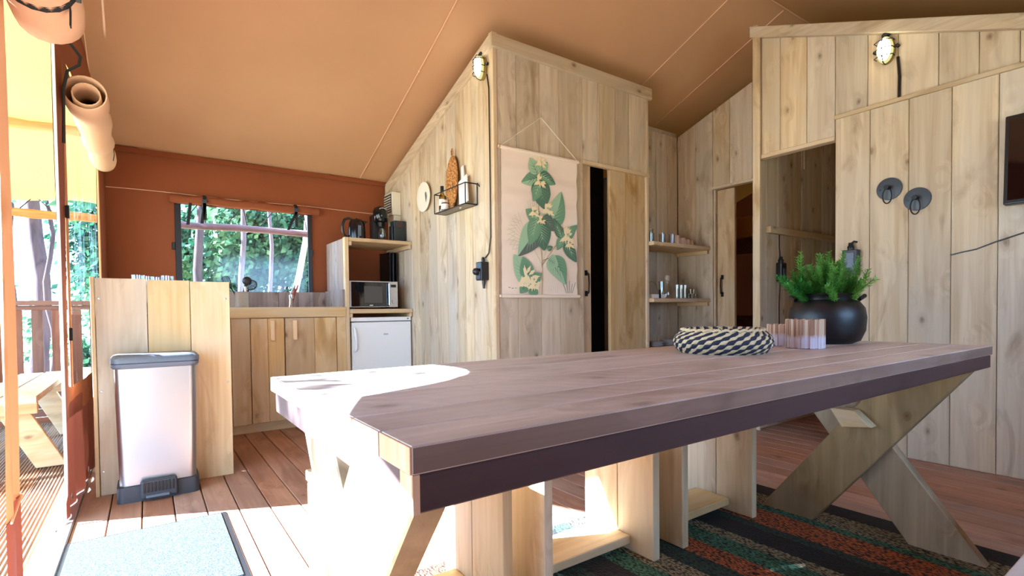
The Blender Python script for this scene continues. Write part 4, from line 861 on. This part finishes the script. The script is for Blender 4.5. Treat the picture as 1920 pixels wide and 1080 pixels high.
# plate
gg = G(); gg.lathe([(.02, 0), (.07, .004), (.118, .016), (.123, .024), (.118, .026), (.07, .014), (.01, .010)], (0, 0, 0), 36, 'x')
gg.v = [(1.926 - a, 3.957 + b, 1.848 + c) for a, b, c in gg.v]
pt_ = thing('wall_plate', 'round cream ceramic plate hung on the cabin wall beside the wire basket', 'plate', (1.92, 3.957, 1.848))
gg.obj('dish', CERAM, pt_, smooth=True)
gg = G()
for k in range(7): a = radians(60 + 14 * k); gg.tube([(1.9145, 3.93, 1.80), (1.9145 - .0005, 3.93 + .03 * cos(a), 1.80 + .09 * sin(a))], .0022, 4)
gg.obj('painted_twig', LG[5], pt_)
# wire basket and contents
wbk = thing('wire_wall_basket', 'open black wire shelf basket screwed to the cabin wall', 'wire basket', (1.88, 3.4, 1.66))
g = G(); x0, x1, y0, y1, z0, z1 = 1.828, 1.924, 3.135, 3.605, 1.645, 1.79
for zz in (z0, z1): g.tube([(x1, y0, zz), (x0, y0, zz), (x0, y1, zz), (x1, y1, zz)], .0042, 6)
g.tube([(x1, y0, z0), (x1, y1, z0)], .0042, 6)
for yy in (y0, y1):
    for xx in (x0, x1): g.tube([(xx, yy, z0), (xx, yy, z1)], .0042, 6)
g.obj('frame', BLACKM, wbk, smooth=True)
G().box(x0, x1, y0, y1, z0 - .002, z0 + .002).obj('base_plate', plain('smoked_base', lin(120, 112, 100), .5), wbk)
G().tube([(1.925, 3.135, 1.79), (1.915, 3.115, 1.79), (1.92, 3.105, 1.775), (1.926, 3.105, 1.765)], .004, 6).obj('hook', BLACKM, wbk)
WOV, nt_, p_ = newmat('woven_straw')
tc_ = N(nt_, 'ShaderNodeTexCoord'); v_ = N(nt_, 'ShaderNodeTexVoronoi', Scale=70.); L(nt_, tc_.outputs['Object'], v_.inputs[0])
L(nt_, ramp(nt_, v_.outputs[0], [(.0, lin(222, 170, 96)), (.5, lin(176, 120, 58)), (.9, lin(110, 66, 28))]).outputs[0], p_.inputs['Base Color']); p_.inputs['Roughness'].default_value = .9
b_ = N(nt_, 'ShaderNodeBump', Strength=1., Distance=.006); b_.invert = True; L(nt_, v_.outputs[0], b_.inputs['Height']); L(nt_, b_.outputs[0], p_.inputs['Normal'])
wo = thing('woven_board', 'tall oval woven straw board leaning in the wire basket', 'woven board', (1.90, 3.45, 1.65))
def lean(y, z, dx=0.): return 1.905 - .12 * (2.06 - z) * .35 - dx
n = 32; ring = lambda k_, dx: [(lean(0, 1.86 + .205 * k_ * sin(2 * pi * k / n), dx), 3.445 + .005 + .088 * k_ * cos(2 * pi * k / n), 1.86 + .205 * k_ * sin(2 * pi * k / n)) for k in range(n)]
loft(G(), [ring(.96, -.006), ring(1, 0), ring(.96, .008), ring(.7, .010)]).obj('oval', WOV, wo, smooth=True)
G().tube([(1.90, 3.445 + .012 * cos(a), 2.085 + .028 * sin(a)) for a in [2 * pi * k / 14 for k in range(14)]], .005, 6, closed=True).obj('hanging_loop', WOV, wo)
MARB = plain('white_marble', lin(232, 232, 230), .3, var=.05, bscale=6.)
cb = thing('cutting_board', 'white paddle cutting board with handle tilted in the wire basket', 'cutting board', (1.87, 3.25, 1.65))
Rb = Matrix.Translation((1.868, 3.225, 1.655)) @ Matrix.Rotation(radians(-17), 4, 'X') @ Matrix.Rotation(radians(8), 4, 'Y')
gg = G().slab([(-.062, 0), (.062, 0), (.062, .215), (-.062, .215)], 0, -.005, .005, .002); gg.xf(Rb).obj('board', MARB, cb)
gg = G().slab([(-.016, .215), (.016, .215), (.018, .315), (-.018, .315)], 0, -.005, .005, .003); gg.xf(Rb).obj('handle', MARB, cb)
ob = thing('oil_bottle', 'slim amber oil bottle with black cap in the wire basket', 'bottle', (1.86, 3.545, 1.648))
G().lathe([(.022, 0), (.024, .01), (.024, .12), (.012, .15), (.011, .165)], (1.865, 3.548, 1.649), 18).obj('glass', OILG, ob, smooth=True)
G().lathe([(.0135, .160), (.0135, .200)], (1.865, 3.548, 1.649), 16).obj('cap', BLACK, ob, smooth=True)
G().lathe([(.0247, .05), (.0247, .10)], (1.865, 3.548, 1.649), 18, close=False).obj('bottle_label', PAPER, ob)
jr = thing('spice_jar', 'small jar with cream label and pale lid in the wire basket', 'jar', (1.855, 3.495, 1.648))
G().lathe([(.028, 0), (.030, .006), (.030, .055), (.024, .064)], (1.857, 3.488, 1.649), 20).obj('glass', plain('jar_glass', lin(120, 90, 60), .2), jr, smooth=True)
G().lathe([(.0306, .012), (.0306, .052)], (1.857, 3.488, 1.649), 20, close=False).obj('jar_label', PAPER, jr)
G().lathe([(.027, .064), (.028, .066), (.028, .080), (.025, .082)], (1.857, 3.488, 1.649), 20).obj('lid', plain('pale_lid', lin(206, 190, 180), .4), jr, smooth=True)

# ================================================================ RECESS SHELVES
for i, (zt, lab) in enumerate(((1.466, 'upper recess shelf carrying upturned cups'), (.985, 'middle recess shelf carrying carafe and glasses'), (.565, 'low recess shelf carrying plates and bowls'))):
    t = thing('recess_shelf', 'plain wooden board, ' + lab, 'shelf', (3.9, 3.0, zt))
    G().box(3.494, 4.296, 2.875, 3.236, zt - .032, zt, .003).obj('shelf_board', WXW, t)
    G().box(4.268, 4.298, 2.89, 3.236, zt - .066, zt - .033, .003).obj('batten', WYW, t)
    G().box(3.493, 3.52, 2.96, 3.236, zt - .066, zt - .033, .003).obj('batten', WYW, t)
PINK = plain('pale_cup', lin(226, 200, 186), .45)
def cup(x, y, z, r, h, label, grp):
    g_ = G(); g_.lathe([(r, 0), (r * 1.0, .004), (r * .78, h - .004), (r * .7, h), (.002, h)], (x, y, z), 20)
    single(g_, 'upturned_cup', PINK, label, 'cup', grp, smooth=True, loc=(x, y, z))
CUPS = 'pale cups upside down on the upper recess shelf'
cup(3.985, 3.02, 1.467, .036, .098, 'tallest pale pink upturned cup, next to the glasses', CUPS)
cup(4.085, 3.03, 1.467, .036, .082, 'second pale upturned cup from the glasses on the upper shelf', CUPS)
cup(4.170, 3.04, 1.467, .034, .075, 'third pale upturned cup from the glasses on the upper shelf', CUPS)
cup(4.240, 3.05, 1.467, .033, .072, 'pale upturned cup nearest the sliding bedroom door, by the wall', CUPS)
def glass(x, y, z, r, h, label, cat, grp, name='drinking_glass', mat=None):
    g_ = G(); g_.lathe([(r * .86, 0), (r, h), (r * .93, h), (r * .8, .006), (.002, .006)], (x, y, z), 18)
    single(g_, name, mat or GLASS, label, cat, grp, smooth=True, loc=(x, y, z))
for i, x_ in enumerate((3.60, 3.675, 3.755, 3.83, 3.90)):
    glass(x_, 3.0 + .05 * (i % 2), 1.467, .030, .125 if i == 0 else .10, 'clear drinking glass on the upper recess shelf, ' + ['taller one at the cabin corner', 'second from the cabin corner', 'middle of the row', 'second from the upturned cups', 'touching the first upturned cup'][i], 'glass', 'clear glasses on the upper recess shelf')
cf_ = thing('carafe', 'glass carafe with pale stopper on the middle recess shelf', 'carafe', (3.865, 3.03, .986))
G().lathe([(.042, 0), (.046, .02), (.044, .09), (.026, .13), (.024, .165), (.028, .17)], (3.865, 3.03, .986), 22).obj('glass', GLASS, cf_, smooth=True)
G().lathe([(.022, .16), (.027, .172), (.029, .205), (.026, .21)], (3.865, 3.03, .986), 16).obj('stopper', plain('cork_stopper', lin(196, 190, 178), .6), cf_, smooth=True)
glass(3.775, 3.02, .986, .030, .155, 'narrow glass jug with flared rim beside the carafe', 'jug', None, 'glass_jug')
for i, x_ in enumerate((3.955, 4.015, 4.075)):
    glass(x_, 2.99, .986, .028, .125, 'tall bright tumbler on the middle recess shelf, ' + ['nearest the carafe', 'middle of three', 'farthest from the carafe'][i], 'glass', 'tall tumblers beside the carafe', 'tall_tumbler')
for i, (x_, z_) in enumerate(((4.145, 0), (4.195, 0), (4.245, 0), (4.17, .046), (4.22, .046))):
    glass(x_, 3.0, .986 + z_, .023, .045, 'tiny clear glass in the small heap by the wall, ' + ['bottom one by the tumblers', 'bottom middle one', 'bottom one by the wall', 'upper one by the tumblers', 'upper one by the wall'][i], 'glass', 'tiny stacked glasses on the middle recess shelf', 'small_glass')
nb = thing('napkin_holder', 'wire hoop napkin holder with white napkins on the middle recess shelf', 'napkin holder', (3.63, 3.0, .986))
G().tube([(3.62 + .085 * cos(a), 3.0, 1.01 + .125 * sin(a)) for a in [pi * k / 16 for k in range(17)]], .003, 6).obj('hoop', plain('brass_wire', lin(170, 150, 110), .4, .7), nb)
G().box(3.54, 3.72, 2.93, 3.07, .987, 1.022, .004).obj('napkins', PAPER, nb)
G().box(3.625, 3.65, 2.925, 2.931, .987, 1.06, .002).obj('clip', BLACK, nb)
for i, (x_, r, n_) in enumerate(((3.64, .075, 3), (3.81, .075, 4), (3.98, .075, 6))):
    for k in range(n_):
        g_ = G(); g_.lathe([(r * .5, 0), (r * .8, .006), (r, .018), (r * .96, .019), (r * .5, .006), (.003, .005)], (x_, 2.98, .566 + .012 * k), 26)
        single(g_, 'bowl' if i else 'side_plate', plain('grey_stoneware', lin(180, 180, 182), .4) if 'grey_stoneware' not in MATS else MATS['grey_stoneware'],
               'pale stoneware dish, %s in the %s stack on the low recess shelf' % (['lowest', 'second', 'third', 'fourth', 'fifth', 'topmost'][k] if k < n_ - 1 else 'topmost', ['shortest', 'middle', 'tallest'][i]), 'dish', 'dishes stacked on the low recess shelf', smooth=True, loc=(x_, 2.98, .566 + .012 * k))

# ================================================================ RIGHT WALL ITEMS
tv = thing('television', 'wall-mounted black flat television at the frame edge reflecting blue light', 'television', (3.60, .45, 1.62))
Rt = Matrix.Translation((3.575, .715, 1.625)) @ Matrix.Rotation(radians(4), 4, 'Y')
G().box(-.012, .035, -.78, 0, -.225, .225, .006).xf(Rt).obj('casing', BLACK, tv)
scr = plain('tv_screen', lin(6, 8, 12), .05, 0, .9)
G().box(-.0135, -.011, -.762, -.016, -.205, .208).xf(Rt).obj('screen', scr, tv)
G().box(.03, .066, -.5, -.3, -.1, .1, .003).xf(Rt).obj('wall_bracket', BLACKM, tv)
single(G().tube([(3.645, .948, 1.176), (3.643, .90, 1.187), (3.643, .84, 1.197), (3.643, .76, 1.228), (3.643, .655, 1.262), (3.643, .5, 1.30), (3.63, .42, 1.40)], .0035, 6), 'television_cable', BLACK, 'thin black cable drooping across the boards below the television', 'cable', smooth=True, loc=(3.645, .8, 1.2))
def hook(y, z, label):
    t = thing('ring_hook', label, 'wall hook', (3.648, y, z))
    gg = G(); gg.lathe([(.066, 0), (.066, -.008), (.062, -.010)], (3.649, y, z), 36, 'x'); gg.obj('disc', plain('slate_disc', lin(66, 74, 84), .45) if 'slate_disc' not in MATS else MATS['slate_disc'], t, smooth=True)
    G().tube([(3.64, y, z + .005), (3.60, y, z + .005)], .011, 10).obj('peg', BLACKM, t, smooth=True)
    G().lathe([(.013, -.006), (.015, 0)], (3.60, y, z + .005), 12, 'x').obj('peg_cap', BLACKM, t)
    G().tube([(3.612 - .004 * sin(a), y + .022 * sin(a), z - .045 + .045 * cos(a)) for a in [2 * pi * k / 20 for k in range(20)]], .0035, 6, closed=True).obj('ring', BLACKM, t, smooth=True)
    G().lathe([(.006, -.002), (.006, 0)], (3.639, y + .045, z), 10, 'x').obj('screw_hole', BLACK, t)
hook(1.238, 1.597, 'round dark disc hook with hanging ring, the higher one toward the corridor')
hook(1.100, 1.512, 'round dark disc hook with hanging ring, the lower one toward the television')
wb2 = thing('wall_switch_box', 'grey-black switch box with cable gland on the board wall behind the plant', 'switch box', (3.63, 1.43, 1.1))
G().box(3.595, 3.648, 1.39, 1.475, 1.09, 1.252, .006).obj('box_body', DGREY, wb2)
G().box(3.590, 3.596, 1.405, 1.462, 1.12, 1.235, .004).obj('cover', plain('slate_cover', lin(86, 94, 106), .4), wb2)
G().lathe([(.018, 0), (.02, .02), (.014, .028), (.013, .045)], (3.622, 1.435, 1.252), 12).obj('cable_gland', BLACK, wb2, smooth=True)
G().tube([(3.622, 1.435, 1.29), (3.63, 1.42, 1.305), (3.645, 1.41, 1.30)], .006, 6).obj('cable', BLACK, wb2)

# ================================================================ RUG, TABLE, STOOLS
rug_b = [.30, .42, .52, .62, .72, .84, .93, 1.02, 1.12, 1.20, 1.31, 1.40, 1.50, 1.595, 1.697, 1.80, 1.865, 1.98, 2.03, 2.185, 2.24, 2.37, 2.49]
Kc = dict(b=lin(26, 26, 30), t=lin(150, 136, 104), g=lin(70, 120, 92), o=lin(186, 96, 44), d=lin(40, 66, 54), l=lin(110, 150, 128))
rug_c = 'bgtobdlgtdbglt'  # placeholder order, replaced below
rug_c = ['b', 't', 'g', 'o', 'o', 'd', 't', 'l', 'd', 'b', 'g', 't', 'd', 'o', 'g', 't', 'b', 'd', 'o', 'g', 't', 'b']
RUGM, nt_, p_ = newmat('braided_rug')
tc_ = N(nt_, 'ShaderNodeTexCoord'); sp = N(nt_, 'ShaderNodeSeparateXYZ')
nz = N(nt_, 'ShaderNodeTexNoise', Scale=90., Detail=2.); L(nt_, tc_.outputs['Object'], nz.inputs[0]); L(nt_, tc_.outputs['Object'], sp.inputs[0])
xx_ = math_(nt_, 'ADD', sp.outputs[0], math_(nt_, 'MULTIPLY', math_(nt_, 'SUBTRACT', nz.outputs[0], .5), .02))
f_ = math_(nt_, 'DIVIDE', math_(nt_, 'SUBTRACT', xx_, .30), 2.19)
rr = nt_.nodes.new('ShaderNodeValToRGB'); rr.color_ramp.interpolation = 'CONSTANT'; L(nt_, f_, rr.inputs[0])
e = rr.color_ramp.elements
for k in range(len(rug_c)):
    pz = (rug_b[k] - .30) / 2.19
    el = e[k] if k < 2 else e.new(pz)
    el.position = pz; el.color = Kc[rug_c[k]]
vo = N(nt_, 'ShaderNodeTexVoronoi', Scale=110.); mp_ = N(nt_, 'ShaderNodeMapping'); mp_.inputs['Scale'].default_value = (1.3, .7, 1); L(nt_, tc_.outputs['Object'], mp_.inputs[0]); L(nt_, mp_.outputs[0], vo.inputs[0])
c_ = mixc(nt_, ramp(nt_, vo.outputs[0], [(.2, (0, 0, 0)), (.75, (1, 1, 1))]).outputs[0], rr.outputs[0], lin(16, 14, 14))
L(nt_, c_, p_.inputs['Base Color']); p_.inputs['Roughness'].default_value = .95
b_ = N(nt_, 'ShaderNodeBump', Strength=1., Distance=.006); b_.invert = True; L(nt_, vo.outputs[0], b_.inputs['Height']); L(nt_, b_.outputs[0], p_.inputs['Normal'])
g = G().box(.30, 2.49, -.6, 1.63, .001, .012, .004)
o = g.obj('striped_rug', RUGM); tag(o, 'braided rug with orange, green, beige and black stripes under the table', 'rug')

tb = thing('dining_table', 'long dark plank dining table with crossed board legs', 'table', (1.3, .87, 0))
TX0, TX1 = .223, 2.382
ENDW = wood('table_end_grain', 'z', light=lin(226, 190, 160), mid=lin(206, 164, 132), dark=lin(170, 128, 98), blotch=lin(214, 184, 160), knots=0)
js = [.501, .592, .690, .862, 1.056, 1.245]
for a, b in zip(js[:-1], js[1:]):
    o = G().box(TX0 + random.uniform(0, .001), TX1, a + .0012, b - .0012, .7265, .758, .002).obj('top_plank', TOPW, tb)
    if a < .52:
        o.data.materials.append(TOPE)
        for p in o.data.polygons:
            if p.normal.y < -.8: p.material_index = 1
    G().box(TX0 - .0012, TX0 + .003, a + .002, b - .002, .7275, .757, .0006).obj('plank_end', ENDW, tb)
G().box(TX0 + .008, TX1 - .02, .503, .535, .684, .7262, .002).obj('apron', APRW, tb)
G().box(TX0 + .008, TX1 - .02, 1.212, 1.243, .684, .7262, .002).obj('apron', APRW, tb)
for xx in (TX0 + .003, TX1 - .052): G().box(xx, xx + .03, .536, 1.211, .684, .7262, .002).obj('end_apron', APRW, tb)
G().rect(0, .503, .5355, .684, .7262, TX0 + .001, TX0 + .01, .001).obj('apron_end', ENDW, tb)
def xleg(x, side):
    P1 = [(1.258, .002), (1.039, .002), (.521, .683), (.740, .683)]; mir = lambda P: [(1.745 - a, b) for a, b in P]
    G().slab(P1, 0, x, x + .042, .003).obj('leg', LEGW, tb); G().slab(mir(P1), 0, x + .044, x + .086, .003).obj('leg', LEGW, tb)
xleg(.234, 0); xleg(2.25, 1)
G().slab([(.945, .50), (.86, .50), (.80, .445), (.90, .43)], 0, 2.195, 2.249, .003).obj('brace_block', WYW, tb)

def stool(x0, x1, label):
    t = thing('plank_stool', label, 'stool', ((x0 + x1) / 2, 1.35, 0), 'plank stools pushed under the far side of the table')
    for xx in (x0, x1 - .032):
        for a, b in ((1.184, 1.352), (1.354, 1.53)): G().rect(0, a, b, .014, .418, xx, xx + .032, .002).obj('leg', WZ, t)
    G().box(x0 + .033, x1 - .033, 1.288, 1.46, .040, .072, .003).obj('stretcher', WXW, t)
    for a, b in ((1.165, 1.352), (1.354, 1.55)): G().box(x0, x1, a, b, .419, .45, .003).obj('seat_board', WXW, t)
stool(.362, .828, 'plank stool under the far table edge, closest to the sunlit table end')
stool(.943, 1.462, 'plank stool under the far table edge, between the other two stools')
stool(1.593, 2.09, 'plank stool under the far table edge, closest to the crossed leg')
nbn = thing('near_bench', 'grey-brown bench board corner on the near side of the table', 'bench', (1.7, .08, 0))
for a, b in ((-.10, .06), (.063, .227)): G().box(1.05, 2.4, a, b, .42, .45, .003).obj('seat_board', TOPW, nbn)
for xx in (1.3, 2.2): G().box(xx, xx + .03, -.06, .19, .013, .419, .003).obj('leg', LEGW, nbn)

# ---- on the table
# woven bowl: diagonal strands of straw and navy
wbw = thing('woven_bowl', 'shallow coiled bowl woven in navy and straw diagonal strands on the table', 'bowl', (1.50, .955, .758))
cx, cy, cz = 1.502, .965, .758
STRAW = plain('straw_strand', lin(222, 204, 160), .8, bump=.3, bscale=200, var=.12); NAVY = plain('navy_strand', lin(38, 42, 62), .75, bump=.3, bscale=200, var=.15)
prof = lambda t: (.118 + .028 * sin(pi * min(1, t * 1.05)) ** .8 - .010 * t, .004 + .068 * t)   # radius, height
gi = G(); gi.lathe([(.10, .003), (.128, .006), (.138, .03), (.132, .06), (.126, .066), (.126, .06), (.131, .03), (.12, .010), (.01, .008)], (cx, cy, cz), 40); gi.obj('basket_wall', STRAW, wbw, smooth=True)
NS = 44
for k in range(NS):
    g_ = G(); pts = []; rr_ = []
    for q in range(19):
        t = q / 18; r, h = prof(t); a = 2 * pi * k / NS + 1.25 * t
        wv = .0018 * sin(q * 2.3)
        pts.append((cx + (r + wv) * cos(a), cy + (r + wv) * sin(a), cz + h)); rr_.append((.0080 if k % 2 == 0 else .0088) + .0009 * sin(q * 2.3 + 1))
    g_.tube(pts, rr_, 6); g_.obj('strand', NAVY if k % 2 else STRAW, wbw, smooth=True)
for z_, r_ in ((.072, .121), (.004, .119)):
    g_ = G(); n = 90; g_.tube([(cx + (r_ + .003 * cos(k * 2.1)) * cos(2 * pi * k / n), cy + (r_ + .003 * cos(k * 2.1)) * sin(2 * pi * k / n), cz + z_ + .003 * sin(k * 2.1)) for k in range(n)], .0045, 6, closed=True); g_.obj('braided_rim', STRAW, wbw, smooth=True)
# stick tealight holders
def stickpot(x, y, r, h, label):
    t = thing('stick_candle_holder', label, 'candle holder', (x, y, .758), 'stick candle holders on the table')
    g_ = G(); g_.lathe([(r * .93, .003), (r * .93, h - .006), (r * .55, h - .006), (r * .55, h * .3)], (x, y, .758), 24); g_.obj('core', STM[0], t)
    n_ = int(2 * pi * r / .0048)
    for k in range(n_):
        a = 2 * pi * k / n_; rr_ = r + random.uniform(-.002, .002); w_ = .0022 + random.uniform(0, .0008)
        M_ = Matrix.Translation((x + rr_ * cos(a), y + rr_ * sin(a), .758)) @ Matrix.Rotation(a + random.uniform(-.15, .15), 4, 'Z')
        g_ = G().box(-.003, .003, -w_, w_, random.uniform(0.0005, .003), h + random.uniform(-.002, .002)); g_.xf(M_); g_.obj('stick', random.choice(STM), t)
STM = []
for nm, c in (('a', lin(196, 160, 132)), ('b', lin(216, 192, 160)), ('c', lin(160, 122, 96))):
    m, nt, p = newmat('stick_' + nm); tc = N(nt, 'ShaderNodeTexCoord'); s_ = N(nt, 'ShaderNodeSeparateXYZ'); L(nt, tc.outputs['Object'], s_.inputs[0])
    n1 = N(nt, 'ShaderNodeTexNoise', Scale=60.); L(nt, tc.outputs['Object'], n1.inputs[0])
    f = math_(nt, 'ADD', s_.outputs[2], math_(nt, 'MULTIPLY', n1.outputs[0], .02))
    L(nt, ramp(nt, f, [(.044, lin(214, 208, 220)), (.058, c)]).outputs[0], p.inputs['Base Color']); p.inputs['Roughness'].default_value = .85; STM.append(m)
stickpot(1.846, .872, .0565, .098, 'larger round candle holder of upright sticks, white-dipped at the base')
stickpot(1.905, .985, .045, .078, 'smaller stick candle holder half hidden behind the larger one')
# black pot and plant
vp = thing('black_clay_pot', 'round rough black clay pot on the table holding the green plant', 'pot', (2.16, .96, .758))
cx, cy = 2.160, .940
G().lathe([(.085, 0), (.112, .012), (.128, .05), (.132, .10), (.126, .135), (.110, .158), (.092, .168), (.094, .180), (.100, .186), (.096, .191), (.086, .186), (.084, .16), (.09, .12), (.02, .10)], (cx, cy, .758), 48).obj('body', CLAY, vp, smooth=True)
for a in (2.0, 5.1): G().tube([(cx + .108 * cos(a - .25), cy + .108 * sin(a - .25), .925), (cx + .122 * cos(a), cy + .122 * sin(a), .938), (cx + .108 * cos(a + .25), cy + .108 * sin(a + .25), .925)], .008, 8).obj('lug', CLAY, vp, smooth=True)
pn = thing('potted_herb', 'bushy bright green needle-leaved plant growing out of the black pot', 'plant', (cx, cy, .86))
gs = G(); gl = G(); random.seed(11)
for k in range(92):
    a = random.uniform(0, 2 * pi); rad = random.uniform(.01, .075); tilt = random.uniform(.05, 1.25) * (rad / .075) ** .5; ln = random.uniform(.09, .19) * (1.15 - .25 * tilt)
    p = Vector((cx + rad * cos(a), cy + rad * sin(a), .90)); d = Vector((cos(a) * sin(tilt), sin(a) * sin(tilt), cos(tilt))); pts = [p]
    m_ = 9
    for q in range(m_):
        d = (d + Vector([random.gauss(0, .07) for _ in range(3)]) + Vector((0, 0, .03))).normalized(); p = p + d * ln / m_; pts.append(p)
    gs.tube(pts, [.0018] * 4 + [.0010] * (len(pts) - 4), 4)
    for q in range(1, len(pts)):
        for w_ in range(2):
            base = pts[q] - (pts[q] - pts[q - 1]) * .5 * w_
            for j in range(7):
                b = 2 * pi * j / 7 + q + w_; t_ = (pts[q] - pts[q - 1]).normalized(); u = t_.orthogonal().normalized(); v = t_.cross(u)
                e_ = (u * cos(b) + v * sin(b) + t_ * random.uniform(.5, 1.1)).normalized(); l_ = random.uniform(.015, .026) * (1 if q < len(pts) - 1 else .8); n_ = e_.cross(t_).normalized() * .0026
                mid_ = base + e_ * l_ * .5
                gl.add([base, mid_ + n_, base + e_ * l_, mid_ - n_], [(0, 1, 2, 3)])
gs.obj('stems', plain('herb_stem', lin(90, 120, 50), .7), pn, kind='stuff'); gl.obj('needles', HERB, pn, kind='stuff')
